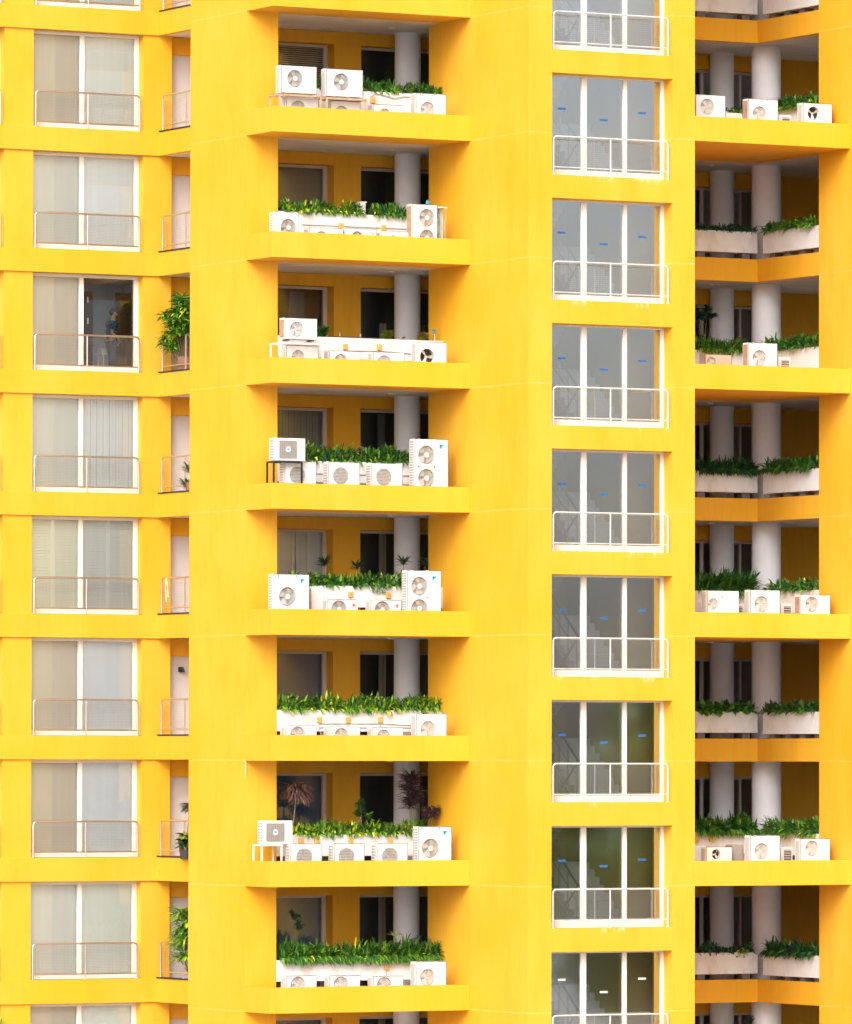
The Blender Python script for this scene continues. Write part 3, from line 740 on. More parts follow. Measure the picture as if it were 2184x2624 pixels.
# fourth
stand('black legged stand under the raised unit, fourth middle balcony', 3, 252, 440, 1326, 'black', v=.3, depth=.4)
ac('raised white air conditioner with square grille and round emblem, '+b1(3), 3, 260, 458, 1180, [], v=.3, Yb=1325, side='grid', panel=(290, 400, 1196, 1308, 'mesh'), feet=False)
for n, X0, X1, Yt, fx in (('leftmost', 325, 527, 1330, 405), ('middle', 605, 805, 1334, 683), ('right', 882, 1080, 1341, 958)):
    ac(n+' of three white units with round mesh grille, '+b1(3), 3, X0, X1, Yt, [(fx, Yt+88, 55)], v=.5, style='square', side='grid', panel=(fx-58, fx+60, Yt+30, Yt+146, 'rim'))
ac('tall white double-fan air conditioner with blue emblem, right end, '+b1(3), 3, 1158, 1372, 1186, [(1232, 1288, 60), (1232, 1437, 60)], v=.35, side='grid', logo=('triangle', 1330, 1240, .07), panel=(1172, 1298, 1222, 1500, 'rim'))
# fifth
ac('white single-fan air conditioner with blue emblem, left end, '+b1(4), 4, 255, 482, 428, [(342, 572, 60)], v=.3, side='grid', logo=('triangle', 440, 475, .065), panel=(280, 405, 505, 645, 'rim'))
ac('plain white cabinet unit behind the left condenser, '+b1(4), 4, 500, 575, 507, [], v=.9, side='plain')
for n, X0, X1, Yt, fx, lx in (('left', 600, 795, 590, 672, 767), ('right', 875, 1072, 594, 950, 1043)):
    ac(n+' of two low units with round red emblem, '+b1(4), 4, X0, X1, Yt, [(fx, Yt+62, 55)], v=.6, side='slots', style='radial', logo=('round', lx, Yt+36, .07))
ac('tall white double-fan air conditioner with blue emblem, right end, '+b1(4), 4, 1110, 1327, 404, [(1187, 505, 60), (1187, 648, 60)], v=.35, side='grid', logo=('triangle', 1285, 458, .07), panel=(1130, 1252, 440, 690, 'rim'))
# sixth
for n, X0, X1, Yt, fx in (('leftmost', 330, 530, 1397, 408), ('middle', 608, 808, 1404, 688), ('right', 888, 1083, 1409, 958)):
    ac(n+' of three low white units, '+b1(5), 5, X0, X1, Yt, [(fx, Yt+60, 53)], v=.55, style='light')
ac('square white air conditioner at the right end, '+b1(5), 5, 1168, 1362, 1322, [(1243, 1422, 54)], v=.4, style='light')
# seventh
stand('white stand under the raised unit, seventh middle balcony', 6, 175, 310, 600, 'stand_white', v=.6, depth=.5)
ac('raised white air conditioner with square grille and round emblem, '+b1(6), 6, 187, 376, 447, [], v=.62, Yb=598, side='grid', panel=(207, 320, 466, 578, 'mesh'), feet=False)
for n, X0, X1, Yt, fx in (('leftmost', 362, 563, 595, 450), ('middle', 640, 836, 593, 720), ('right', 915, 1112, 591, 998)):
    ac(n+' of three white units with round mesh grille, '+b1(6), 6, X0, X1, Yt, [(fx, Yt+87, 58)], v=.5, style='square', side='grid', panel=(fx-62, fx+60, Yt+30, Yt+150, 'rim'))
ac('large white single-fan air conditioner with blue emblem, right end, '+b1(6), 6, 1180, 1393, 485, [(1258, 625, 62)], v=.35, side='grid', logo=('triangle', 1355, 530, .07), panel=(1198, 1320, 560, 695, 'rim'))
# eighth
for n, X0, X1, Yt, fx in (('leftmost', 335, 530, 1440, 410), ('middle', 612, 808, 1439, 685), ('right', 890, 1085, 1442, 962)):
    ac(n+' of three low white units, '+b1(7), 7, X0, X1, Yt, [(fx, Yt+60, 53)], v=.55, style='light')
ac('square white air conditioner at the right end, '+b1(7), 7, 1165, 1360, 1349, [(1240, 1452, 55)], v=.4, style='light')
# right column, projecting balconies
def rac(label, k, X0, X1, Yt, fans, v=-2.5, **kw): return ac(label+', '+RBAL(k), k, X0, X1, Yt, fans, v=v, F=R_, **kw)
rac('left of three white air conditioners, pale bladed fan', 0, 955, 1107, 480, [(1015, 540, 41)], style='bladed')
rac('middle of three white air conditioners', 0, 1224, 1373, 502, [(1280, 578, 41)], style='light', side='plain')
rac('rightmost white air conditioner with dark bare fan', 0, 1500, 1647, 523, [(1553, 574, 35)], style='dark', side='slots')
rac('white air conditioner between the two hedges', 2, 1224, 1370, 452, [(1280, 530, 42)], style='light', side='plain')
rac('old beige air conditioner with brown grille', 2, 1003, 1138, 510, [(1036, 548, 26)], body='ac_tan', style='tan', v=-1.9)
rac('old tan faced air conditioner', 4, 1015, 1175, 422, [(1045, 490, 30)], style='tan', body='ac_cream', side='slots', logo=('diamonds', 1088, 455, .05))
rac('middle white air conditioner with round fan', 4, 1233, 1383, 419, [(1290, 492, 42)], style='light', side='slots')
rac('rightmost white air conditioner with tan fan', 4, 1488, 1638, 444, [(1545, 492, 39)], style='tan', side='plain')
rac('old beige air conditioner with grid panel', 6, 1010, 1140, 487, [(1060, 525, 26)], body='ac_cream', style='dark', v=-1.9, panel=(1098, 1138, 492, 548, 'mesh0'))
rac('middle white air conditioner', 6, 1233, 1383, 429, [(1290, 510, 42)], style='light', side='slots')
rac('rightmost white air conditioner', 6, 1488, 1637, 446, [(1545, 495, 40)], style='light', side='slots')
# small vented boxes and service cabinets between them
def vent(label, k, X0, X1, Yt, v=-1.9, mt='ac_white'):
    u0, zt = onv(R_(X0, Yt, Y0[k]), v); u1, _ = onv(R_(X1, Yt, Y0[k]), v); z0 = Z(k)+FL
    o = thing('vent_box', ((u0+u1)/2, v+.15, z0), label+', '+RBAL(k), 'vent box', 'small vent boxes on the right balconies')
    m = MB(); m.box(u0, u1, v, v+.3, z0, zt, mt, .01); m.build('housing', o)
    m = MB(); w = u1-u0; m.box(u0+w*.25, u1-w*.14, v-.004, v-.001, zt-.38, zt-.07, 'coil')
    for i in range(5): zz = zt-.36+i*.065; m.box(u0+w*.25, u1-w*.14, v-.012, v-.0045, zz, zz+.014, 'grille_light')
    m.build('grille', o)
vent('small vented box', 0, 1380, 1440, 580); vent('small vented box', 2, 1375, 1438, 523)
vent('small vented box right of the middle unit', 4, 1388, 1446, 487); vent('small vented box left of the middle unit', 4, 1153, 1197, 489, v=-1.7)
vent('small vented box', 6, 1388, 1448, 488)
def cabinet(label, k, X0, X1, Yt, v=-1.6, mt='ac_white'):
    u0, zt = onv(R_(X0, Yt, Y0[k]), v); u1, _ = onv(R_(X1, Yt, Y0[k]), v); z0 = Z(k)+FL; m = MB()
    m.box(max(u0, 10.75), u1, v, v+.35, z0, zt, mt, .015); m.box(max(u0, 10.75)+.04, u1-.04, v-.008, v-.001, z0+.05, zt-.05, mt); m.box(u1-.09, u1-.06, v-.02, v-.009, zt-.25, zt-.15, 'grille')
    tag(m.build('service_cabinet', origin=(u0, v, z0)), label+', '+RBAL(k), 'cabinet', 'service cabinets on the right balconies')
cabinet('white cabinet at the left edge', 2, 930, 1000, 532); cabinet('white cabinet at the left edge', 4, 930, 1013, 476); cabinet('white cabinet at the left edge', 6, 930, 1008, 481)
cabinet('grey cabinet', 6, 1142, 1200, 476, mt='grille'); cabinet('low brown and white cabinet', 0, 1110, 1190, 570, mt='ac_cream', v=-1.2)

# ---------------------------------------------------------------- planting
def hedge(label, p0, p1, zb, h, n, ln, w, pal, out=(0, -1), trail=.15, depth=.45, droop=.35, group='planting in the troughs', name='leafy_plant', cat='plants', k=0):
    """a row of arching blades rooted along p0-p1 in a trough"""
    a, b = Vector((*p0, 0)), Vector((*p1, 0)); o3 = Vector((*out, 0)); m = MB()
    Ln = (b-a).length; d = (b-a).normalized()
    ph = random.random()*9
    cl = [(random.random()*Ln, random.uniform(.7, 1.12)) for _ in range(int(Ln*3)+2)]
    for i in range(n):
        t = random.random()*Ln
        cc = min(cl, key=lambda c: abs(c[0]-t)); hh = h*cc[1]*(.9+.15*sin(t*5+ph)); q = random.random()
        back = random.random()
        base = a+d*t-o3*(back*depth*.8-.05)+Vector((0, 0, zb+hh*random.random()**1.3*.62-.03))
        side = (t-cc[0])*2.0+random.gauss(0, .35)
        if q < trail: dr = o3*1.1+d*random.gauss(0, .5)+Vector((0, 0, random.uniform(-.2, .35))); L2, dp = ln*random.uniform(.8, 1.25), droop*1.7; base = a+d*t+o3*.04+Vector((0, 0, zb+.02+.1*random.random()))
        else: dr = d*side*.8+o3*random.uniform(-.35, 1)+Vector((0, 0, random.uniform(.35, 1.35))); L2, dp = ln*random.uniform(.65, 1.2), droop*random.uniform(.5, 1.3)
        low = (base.z-zb)/max(h, .01)
        wts = list(pal.values()); keys = list(pal)
        wt = [x*(1.8 if (kk in ('leaf_yellow', 'leaf_light') and (low < .25 or q < trail)) else 1) for kk, x in zip(keys, wts)]
        m.leaf(base, dr, L2, w*random.uniform(.7, 1.2), dp, random.choices(keys, wt)[0])
    # stems in the soil
    for i in range(int(Ln*7)):
        t = random.random()*Ln; p = a+d*t-o3*random.random()*depth*.6
        m.tube([(p.x, p.y, zb-.06), (p.x+random.uniform(-.05, .05), p.y, zb+h*.4)], .006, 'stem', 4, caps=False)
    ob = m.build(name, origin=((p0[0]+p1[0])/2, (p0[1]+p1[1])/2, zb-.06)); tag(ob, label, cat, group); return ob
PY = dict(leaf_dark=3, leaf_mid=4, leaf_light=2.5, leaf_yellow=1.1)
PG = dict(leaf_dark=4, leaf_mid=5, leaf_light=1.5, leaf_yellow=.12)
PD = dict(leaf_deep=5, leaf_dark=4, leaf_mid=.8)
def mh(label, k, X0, X1, Yt, n, ln=.26, w=.06, pal=PY, **kw):
    u0, zt = onv(T(X0, Yt, Y0[k]), 1.7); u1, zt2 = onv(T(X1, Yt, Y0[k]), 1.7); zb = Z(k)+1.27
    hedge(label+', '+b1(k), (max(u0, .97), 1.55), (min(u1, 5.74), 1.55), zb, (zt+zt2)/2-zb-.02, n, ln, w, pal, k=k, depth=.4, **kw)
mh('dark green bushy foliage', 0, 500, 1345, 462, 1900, .18, .05, PG, trail=.04)
mh('yellow-speckled arching foliage, left clump', 1, 285, 800, 1250, 900, .22, .055, PY, trail=.16)
mh('green arching foliage, right clump', 1, 870, 1180, 1275, 520, .22, .055, PG, trail=.2)
mh('tall green blade foliage with lavender flowers', 3, 430, 1130, 1195, 1150, .27, .06, PG, trail=.05)
mh('broad green foliage', 4, 285, 1090, 385, 1300, .24, .075, PG, trail=.06)
mh('unbroken hedge of yellow-green blades', 5, 270, 1320, 1170, 1700, .26, .06, dict(leaf_dark=3, leaf_mid=4, leaf_light=3.4, leaf_yellow=1.2), trail=.12)
mh('bright yellow-green leafy hedge', 6, 370, 1215, 405, 1400, .23, .06, dict(leaf_dark=2.2, leaf_mid=3.5, leaf_light=3.2, leaf_yellow=1.5), trail=.12)
mh('deep overhanging green hedge', 7, 275, 1330, 1185, 2100, .34, .06, dict(leaf_dark=4, leaf_mid=4.5, leaf_light=1.5, leaf_yellow=.35), trail=.33)
def rh(label, k, side, X0, X1, Yt, n, ln=.26, w=.06, pal=PG, **kw):
    zb = Z(k)+1.28
    if side == 'l':
        u0, zt = onv(R_(X0, Yt, Y0[k]), 1.9); u1, _ = onv(R_(X1, Yt, Y0[k]), 1.9)
        hedge(label+', left planter, '+RBAL(k), (u0, 1.82), (min(u1, 15.5), 1.82), zb, zt-zb, int(n*1.4), ln, w*1.15, pal, depth=.3, **kw)
    else:
        v0, zt = onu(R_(X0, Yt, Y0[k]), 15.6); v1, zt2 = onu(R_(X1, Yt, Y0[k]), 15.6)
        hedge(label+', right planter, '+RBAL(k), (15.56, min(v0, 1.35)), (15.56, max(v1, -1.42)), zb, (zt+zt2)/2-zb, int(n*1.4), ln, w*1.15, pal, out=(-1, 0), depth=.3, **kw)
rh('small green plants', 0, 'l', 1100, 1195, 545, 120, .16, .05); rh('dense dark green foliage', 0, 'r', 1375, 1580, 465, 620, .22, .06, PG)
rh('low dark foliage', 1, 'l', 950, 1250, 1108, 480, .16, .04, PD, trail=.02); rh('bright spreading foliage', 1, 'r', 1305, 1580, 1100, 330, .25, .07, dict(leaf_mid=4, leaf_light=2.5, leaf_dark=2), trail=.12)
rh('narrow leaved drooping foliage', 2, 'l', 950, 1262, 408, 700, .26, .04, PG, trail=.2); rh('thick dark foliage', 2, 'r', 1305, 1580, 390, 650, .22, .055, dict(leaf_dark=5, leaf_mid=4, leaf_light=.6), trail=.06)
rh('dark trailing blades', 3, 'l', 950, 1280, 1040, 700, .32, .05, dict(leaf_deep=3, leaf_dark=4, leaf_mid=1.5), trail=.35); rh('dark trailing blades', 3, 'r', 1290, 1580, 1018, 560, .28, .05, dict(leaf_dark=4, leaf_mid=3, leaf_light=.5), trail=.25)
rh('tall wild green blades', 4, 'l', 950, 1275, 305, 700, .42, .05, dict(leaf_dark=4, leaf_mid=4, leaf_light=.4), trail=.1); rh('low leafy foliage', 4, 'r', 1320, 1580, 352, 430, .22, .055, PG, trail=.08)
rh('broad paddle leaves', 5, 'l', 950, 1270, 965, 190, .24, .13, dict(leaf_dark=3, leaf_mid=4, leaf_light=1.5), trail=.12); rh('low green leaves', 5, 'r', 1290, 1580, 970, 330, .22, .07, dict(leaf_dark=4, leaf_mid=3, leaf_light=.4), trail=.12)
rh('full green arching blades', 6, 'l', 950, 1280, 305, 800, .3, .055, PG, trail=.22); rh('full green arching blades', 6, 'r', 1315, 1580, 335, 560, .3, .055, PG, trail=.2)
rh('low dark foliage', 7, 'l', 950, 1238, 948, 480, .16, .04, PD, trail=.02); rh('dark arching blades', 7, 'r', 1305, 1580, 950, 560, .28, .055, dict(leaf_deep=2, leaf_dark=4, leaf_mid=2), trail=.28)

def rosette(name, label, cat, base, stemtop, n, ln, w, pal, droop, stem='stem', group=None, up=.4, sr=.012, fronds=1, spread=1.0):
    """stem with one or several heads of radiating leaves"""
    o = thing(name, base, label, cat, group)
    m = MB(); b = Vector(base); s = Vector(stemtop)
    heads = []
    for f in range(fronds):
        e = s+Vector((random.uniform(-1, 1)*.16*spread, random.uniform(-1, 1)*.16*spread, random.uniform(-.9, .35)*(.5*spread if fronds > 1 else 0)))
        heads.append(e); mid = (b+e)/2+Vector((random.uniform(-.03, .03), random.uniform(-.03, .03), 0)); m.tube([b, mid, e], sr, stem, 6, taper=[sr*1.3, sr, sr*.7])
    m.build('trunk', o, smooth=True)
    m = MB()
    for e in heads:
        for i in range(n):
            an = random.random()*2*pi; el = random.uniform(-.3, 1.0)+up
            m.leaf(e+Vector((0, 0, random.uniform(-.06, .06))), (cos(an), sin(an), el), ln*random.uniform(.7, 1.1), w, droop, random.choices(list(pal), list(pal.values()))[0], seg=4)
    m.build('crown', o); return o
def pt(X, Y, k, v, F=T): u, z = onv(F(X, Y, Y0[k]), v); return (u, v, z)
def root(p, z): return (p[0], p[1], z)
# fan palms behind the fifth hedge
for X, Y, n in ((575, 365, 'left'), (785, 385, 'middle'), (1085, 360, 'right'), (1212, 365, 'far right')):
    p = pt(X, Y, 4, 2.3); rosette('fan_palm', n+' dark fan palm rising behind the hedge, '+b1(4), 'palm', root(p, Z(4)+FL), p, 60, .30, .035, dict(leaf_deep=2, leaf_dark=2), .1, group='fan palms behind the fifth hedge')
# cordylines on the seventh balcony
def cordyline(label, base, heads, n, ln, w, pal, droop, up):
    o = thing('cordyline', base, label, 'plant', 'cordylines on the seventh balcony'); m = MB(); top = Vector(heads[-1])
    m.tube([base, tuple((Vector(base)+Vector(heads[0]))/2), heads[0]]+[tuple(top)], .02, 'stem', 6); m.build('trunk', o, smooth=True)
    m = MB()
    for i in range(n):
        h = Vector(random.choice(heads)); an = random.random()*2*pi; q = random.random()
        m.leaf(h+Vector((0, 0, random.uniform(-.1, .1))), (cos(an), sin(an), up+random.uniform(-.5, .9)), ln*random.uniform(.65, 1.1), w, droop*random.uniform(.6, 1.3), random.choices(list(pal), list(pal.values()))[0], seg=4)
    m.build('crown', o)
p = pt(398, 275, 6, 1.75); q = pt(372, 430, 6, 1.75); cordyline('weeping reddish cordyline on a thin trunk, left side of seventh middle balcony', root(q, Z(6)+1.24), [p], 480, .56, .042, dict(leaf_red=3, leaf_purple=1.3), .55, .55)
p = pt(1130, 250, 6, 1.75); cordyline('tall dark purple cordyline beside the column, seventh middle balcony', root(p, Z(6)+1.24), [(p[0]+dx, p[1], p[2]+dz) for dx, dz in ((0, -.42), (.05, -.22), (-.02, .0), (0, .22))], 560, .46, .038, dict(leaf_purple=3, leaf_deep=.5, leaf_red=.3), .22, .45)
p = pt(1262, 405, 6, 1.6); cordyline('short dark purple cordyline behind the large unit, seventh middle balcony', root(p, Z(6)+1.24), [p], 320, .34, .036, dict(leaf_purple=3, leaf_red=.5, leaf_yellow=.2), .28, .5)
p = pt(815, 365, 6, 1.8); rosette('shrub', 'green shrub poking above the hedge, seventh middle balcony', 'plant', root(p, Z(6)+1.24), p, 30, .2, .07, dict(leaf_dark=2, leaf_mid=2), .2, fronds=4)
p = pt(390, 1100, 7, 2.1); rosette('shrub', 'small dark rubber plant at the left, eighth middle balcony', 'plant', root(p, Z(7)+FL), p, 12, .2, .08, dict(leaf_dark=2, leaf_deep=2), .15, fronds=5)
p = pt(1000, 1185, 7, 1.7); rosette('shrub', 'pale variegated plant in the middle of the hedge, eighth middle balcony', 'plant', root(p, Z(7)+1.24), p, 9, .3, .09, dict(leaf_pale=1), .2, up=.7)
p = pt(1212, 1140, 7, 2.6); rosette('shrub', 'dark plant behind the column, eighth middle balcony', 'plant', root(p, Z(7)+FL), p, 30, .25, .05, dict(leaf_deep=1), .2, fronds=2)
for X, Y, n, pl in ((575, 500, 'small green tuft left of centre', PG), (980, 522, 'small olive tuft in front of the dark window', dict(leaf_olive=2, leaf_light=1)), (1200, 528, 'small olive tuft at the right', dict(leaf_olive=2, leaf_red=.3)), (1083, 532, 'tiny dark sprout in front of the column', dict(leaf_dark=1))):
    p = pt(X, Y, 2, 1.7); sm = 'tiny' in n; rosette('shrub', n+', '+b1(2), 'plant', root(p, Z(2)+1.24), root(p, Z(2)+(1.33 if sm else 1.40)), 12 if sm else 90, .09 if sm else .19, .05, pl, .25, up=.8, fronds=1 if sm else 4, spread=.35, group='tufts in the third trough')
# lavender flowers
for X, Y, n in ((815, 1240, 'upper'), (788, 1268, 'lower')):
    p = pt(X, Y, 3, 1.5); m = MB(); m.tube([(p[0], p[1], p[2]), (p[0], p[1], Z(3)+1.24)], .005, 'stem', 5)
    for i in range(14): an = i*2.4; m.leaf(p, (cos(an), sin(an)-.4, .5), .05, .035, .2, 'petal')
    tag(m.build('flower', origin=(p[0], p[1], Z(3)+1.24)), n+' lavender flower in the hedge of the fourth middle balcony', 'flower', 'lavender flowers')
# vine hanging over the fifth trough, light vine lower right
def vine(label, p, drop, n, pal, s=.07):
    m = MB()
    for j in range(4):
        x = p[0]+(j-1.5)*.09; pts = [(x, p[1], p[2]), (x+random.uniform(-.03, .03), p[1]-.03, p[2]-drop*.5), (x+random.uniform(-.05, .05), p[1]-.02, p[2]-drop*random.uniform(.6, 1))]
        m.tube(pts, .004, 'stem', 4)
        for i in range(n):
            t = random.random(); z = p[2]-drop*t*.95; m.leaf((x+random.uniform(-.04, .04), p[1]-.03, z), (random.uniform(-1, 1), -.6, random.uniform(-.6, .3)), s, s*.6, .3, random.choices(list(pal), list(pal.values()))[0])
    tag(m.build('vine', origin=p), label, 'vine')
p = pt(920, 492, 4, 1.44); vine('green vine hanging over the trough, fifth middle balcony', p, .24, 14, dict(leaf_mid=2, leaf_light=2))
p = pt(1190, 995, 7, 1.74, R_); vine('pale yellow-green vine over the left planter, set-back right balcony near the bottom', p, .3, 9, dict(leaf_yellow=1, leaf_light=2), .09)
# dark tree plant on the second projecting right balcony
p = pt(985, 215, 2, 2.6, R_); rosette('potted_tree', 'dark tall potted tree at the left, second projecting right balcony', 'potted tree', root(p, Z(2)+FL), (p[0], p[1], p[2]-.6), 40, .26, .07, dict(leaf_deep=3, leaf_dark=1), .3, fronds=9, spread=2.2)
p = pt(1225, 1375, 7, 2.3, R_); rosette('shrub', 'small dark plant at the very bottom right', 'plant', root((p[0], p[1], 0), p[2]-.5), p, 30, .2, .05, dict(leaf_deep=1), .2)

# blue tap on the third balcony's trough
p = pt(1283, 548, 2, 1.5); m = MB(); m.tube([(p[0], p[1], Z(2)+1.30), (p[0], p[1], p[2]+.15)], .018, 'steel', 8); m.tube([(p[0], p[1], p[2]+.15), (p[0], p[1]-.02, p[2]+.24), (p[0]-.06, p[1]-.03, p[2]+.24)], .03, 'bluecap', 8)
tag(m.build('garden_tap', origin=(p[0], p[1], Z(2)+1.30)), 'small blue garden tap standing on the third middle trough', 'tap')
# watering pipes lying on the third balcony's trough
p, q = pt(640, 527, 2, 1.6), pt(925, 533, 2, 1.6); m = MB(); zt = Z(2)+1.325; m.tube([(p[0], 1.6, zt), (q[0], 1.6, zt+.01)], .014, 'black', 6); m.tube([(p[0]+.2, 1.65, zt), (p[0]+.2, 1.65, zt+.12)], .012, 'conduit', 6); m.tube([(p[0]+.8, 1.65, zt), (p[0]+.8, 1.65, zt+.10)], .02, 'conduit', 6)
tag(m.build('water_pipe', origin=(p[0], 1.6, zt)), 'thin dark pipe lying along the bare third middle trough', 'pipe')

# ---------------------------------------------------------------- potted plants of the left side balconies
def pot(o, c, z0, r, h, mt):
    m = MB(); m.tube([(c[0], c[1], z0), (c[0], c[1], z0+h*.9), (c[0], c[1], z0+h)], r, mt, 20, taper=[r*.72, r, r*1.06]); m.build('pot', o, smooth=True)
def lp(X, Y, k, v): u, z = onv(L_(X, Y, {2: 650, 3: 650, 6: 1924, 7: 1924, 8: 1924}[k]), v); return (u, v, z)
p = lp(1165, 350, 2, 7.2); b_ = (p[0]+.12, 7.2, Z(2)+.622)
o = rosette('potted_palm', 'large bushy bright green palm spilling over a left side railing', 'potted palm', b_, (p[0]+.02, p[1], p[2]-.12), 44, .42, .065, dict(leaf_mid=3, leaf_light=4, leaf_yellow=.9, leaf_dark=1), .32, fronds=44, spread=2.2, group='potted plants on the left side balconies', up=.15)
pot(o, b_, b_[2], .24, .42, 'terracotta')
p = lp(1195, 1425, 3, 6.9); b_ = (p[0], 6.6, Z(3)+.622); o = rosette('potted_plant', 'small grassy plant in a clay pot behind a left side railing', 'potted plant', (b_[0], b_[1], b_[2]+.3), (b_[0], b_[1], b_[2]+.45), 150, .38, .022, dict(leaf_dark=2, leaf_mid=2), .18, fronds=3, group='potted plants on the left side balconies', up=.9); pot(o, b_, b_[2], .16, .3, 'terracotta')
p = lp(1190, 350, 6, 6.6); b_ = (p[0], 6.6, Z(6)+.622); o = rosette('potted_plant', 'dry brown headed dracaena in a dark pot on a left side balcony', 'potted plant', (b_[0], b_[1], b_[2]+.4), (p[0]-.06, p[1], p[2]-.05), 220, .32, .03, dict(leaf_purple=2, leaf_red=1, leaf_dark=1), .45, up=.2, group='potted plants on the left side balconies'); pot(o, b_, b_[2], .2, .5, 'pot_dark')
p = lp(1190, 530, 6, 6.3); b_ = (p[0], 6.3, Z(6)+.622); o = rosette('potted_plant', 'leafy green and yellow plant below the dry dracaena', 'potted plant', (b_[0], b_[1], b_[2]+.2), p, 30, .28, .1, dict(leaf_dark=2, leaf_olive=1.5, leaf_mid=1), .3, fronds=3, group='potted plants on the left side balconies'); pot(o, b_, b_[2], .15, .25, 'pot_dark')
p = lp(1222, 1110, 7, 6.9); b_ = (p[0]+.1, 6.9, Z(7)+.622)
o = rosette('potted_palm', 'tall feathery lime green palm, lowest left side balcony', 'potted palm', b_, p, 34, .44, .05, dict(leaf_light=4, leaf_mid=3, leaf_yellow=.8), .34, fronds=40, spread=2.1, group='potted plants on the left side balconies', up=.2); pot(o, b_, b_[2], .2, .35, 'pot_dark')
p = lp(20, 1730, 8, 8.0); rosette('potted_plant', 'bright leaves peeking up at the bottom left corner', 'plant', (p[0], 7.95, Z(8)+.66), (p[0], p[1], p[2]-.1), 30, .3, .05, dict(leaf_light=3, leaf_yellow=2), .2, up=.6)
# ribbon tied on the fifth side railing
p = onu((1068/2.497, 1300+455/2.497), .95); m = MB(); m.tube([(.93, p[0], p[1]), (.92, p[0]+.01, p[1]-.3), (.93, p[0]-.02, p[1]-.62)], .012, 'frame_white', 5); m.tube([(.93, p[0], p[1]), (.92, p[0]-.1, p[1]-.2), (.93, p[0]-.12, p[1]-.5)], .010, 'frame_white', 5)
tag(m.build('ribbon', origin=(.93, p[0], p[1])), 'white ribbon tied to a left side railing', 'ribbon')

# flaked paint at the seventh joint of the free-standing pier
m = MB(); v0, zt = onu(T(76, 62, 1924), 0); rr = [.03, .05, .045, .06, .035, .045, .03, .02, .012]
for i in range(8):
    za, zb_ = zt-.055*i, zt-.055*(i+1); m.face([(-.003, v0+.03-rr[i], za), (-.003, v0+.03, za), (-.003, v0+.03, zb_), (-.003, v0+.03-rr[i+1]*.8, zb_)], 'frame_white')
m.build('flaked_paint', B)
# ---------------------------------------------------------------- the open room on the third storey, left wing
k = 2; z0 = Z(2)+.625
m = MB(); m.box(-2.7, 1.7, 12.0, 12.05, z0, Z(1)+.04, 'room_white'); m.box(1.7, 1.75, 8.97, 12.0, z0, Z(1)+.04, 'room_white'); m.box(-2.75, -2.7, 8.97, 12.0, z0, Z(1)+.04, 'room_white'); m.build('room_wall', B)
a, _ = onv(L_(530, 400, 650), 9.6); b_, _ = onv(L_(595, 400, 650), 9.6); _, zt = onv(L_(560, 243, 650), 9.6)
o = thing('wardrobe', ((a+b_)/2, 9.8, z0), 'dark wardrobe with pale handles just inside the uncovered window', 'wardrobe')
m = MB(); m.box(a, b_, 9.6, 10.2, z0, zt, 'wood_dark', .01); m.build('carcass', o)
for Y in (295, 430): uu, zz = onv(L_(560, Y, 650), 9.6); m = MB(); m.box(uu-.02, uu+.02, 9.57, 9.6, zz-.08, zz+.08, 'frame_white', .005); m.build('handle', o)
a, _ = onv(L_(738, 400, 650), 10.4); b_, _ = onv(L_(838, 400, 650), 10.4); _, zt = onv(L_(780, 250, 650), 10.4)
o = thing('room_door', ((a+b_)/2, 10.45, z0), 'tall brown wooden door panel inside the uncovered window', 'door')
m = MB(); m.box(a, b_, 10.4, 10.46, z0, zt, 'wood_brown', .01)
for zz in (z0+.3, z0+1.3): m.box(a+.12, b_-.12, 10.385, 10.4, zz, zz+.75, 'wood_brown', .008)
m.build('leaf', o); m = MB(); m.tube([(a+.06, 10.38, z0+1.0), (a+.16, 10.36, z0+1.0)], .015, 'steel', 8); m.build('handle', o)
a, zt = onv(L_(640, 640, 650), 9.9); m = MB(); m.box(a-.05, a+.35, 9.7, 10.1, zt-.05, zt, 'frame_white', .008)
for x in (a, a+.28):
    for y in (9.73, 10.03): m.box(x, x+.04, y, y+.04, z0, zt-.05, 'frame_white')
m.box(a, a+.15, 9.8, 10.0, zt, zt+.14, 'frame_white', .01)
tag(m.build('side_table', origin=(a, 9.9, z0)), 'low white side table beside the standing person', 'table')
# person standing in profile, looking right
hd, _ = onv(L_(712, 400, 650), 9.35); px0, py0 = hd, 9.35
def skin(name, verts, edges, radii, mt, parent=None, sub=2):
    me = bpy.data.meshes.new(name); me.from_pydata(verts, edges, []); ob = bpy.data.objects.new(name, me); COL.objects.link(ob)
    md = ob.modifiers.new('s', 'SKIN')
    for i, r in enumerate(radii): me.skin_vertices[0].data[i].radius = (r if isinstance(r, tuple) else (r, r))
    me.skin_vertices[0].data[0].use_root = True
    ob.modifiers.new('b', 'SUBSURF').levels = sub; ob.modifiers['b'].render_levels = sub
    dg = bpy.context.evaluated_depsgraph_get(); dg.update(); me2 = bpy.data.meshes.new_from_object(ob.evaluated_get(dg))
    bpy.data.objects.remove(ob); me2.name = name; me2.materials.clear(); me2.materials.append(M[mt]); me2.polygons.foreach_set('use_smooth', [True]*len(me2.polygons))
    o2 = bpy.data.objects.new(name, me2); COL.objects.link(o2)
    if parent: o2.parent = parent
    return o2
pr = thing('person', (px0, py0, z0), 'person in dark blue shirt and jeans standing inside the uncovered window', 'person')
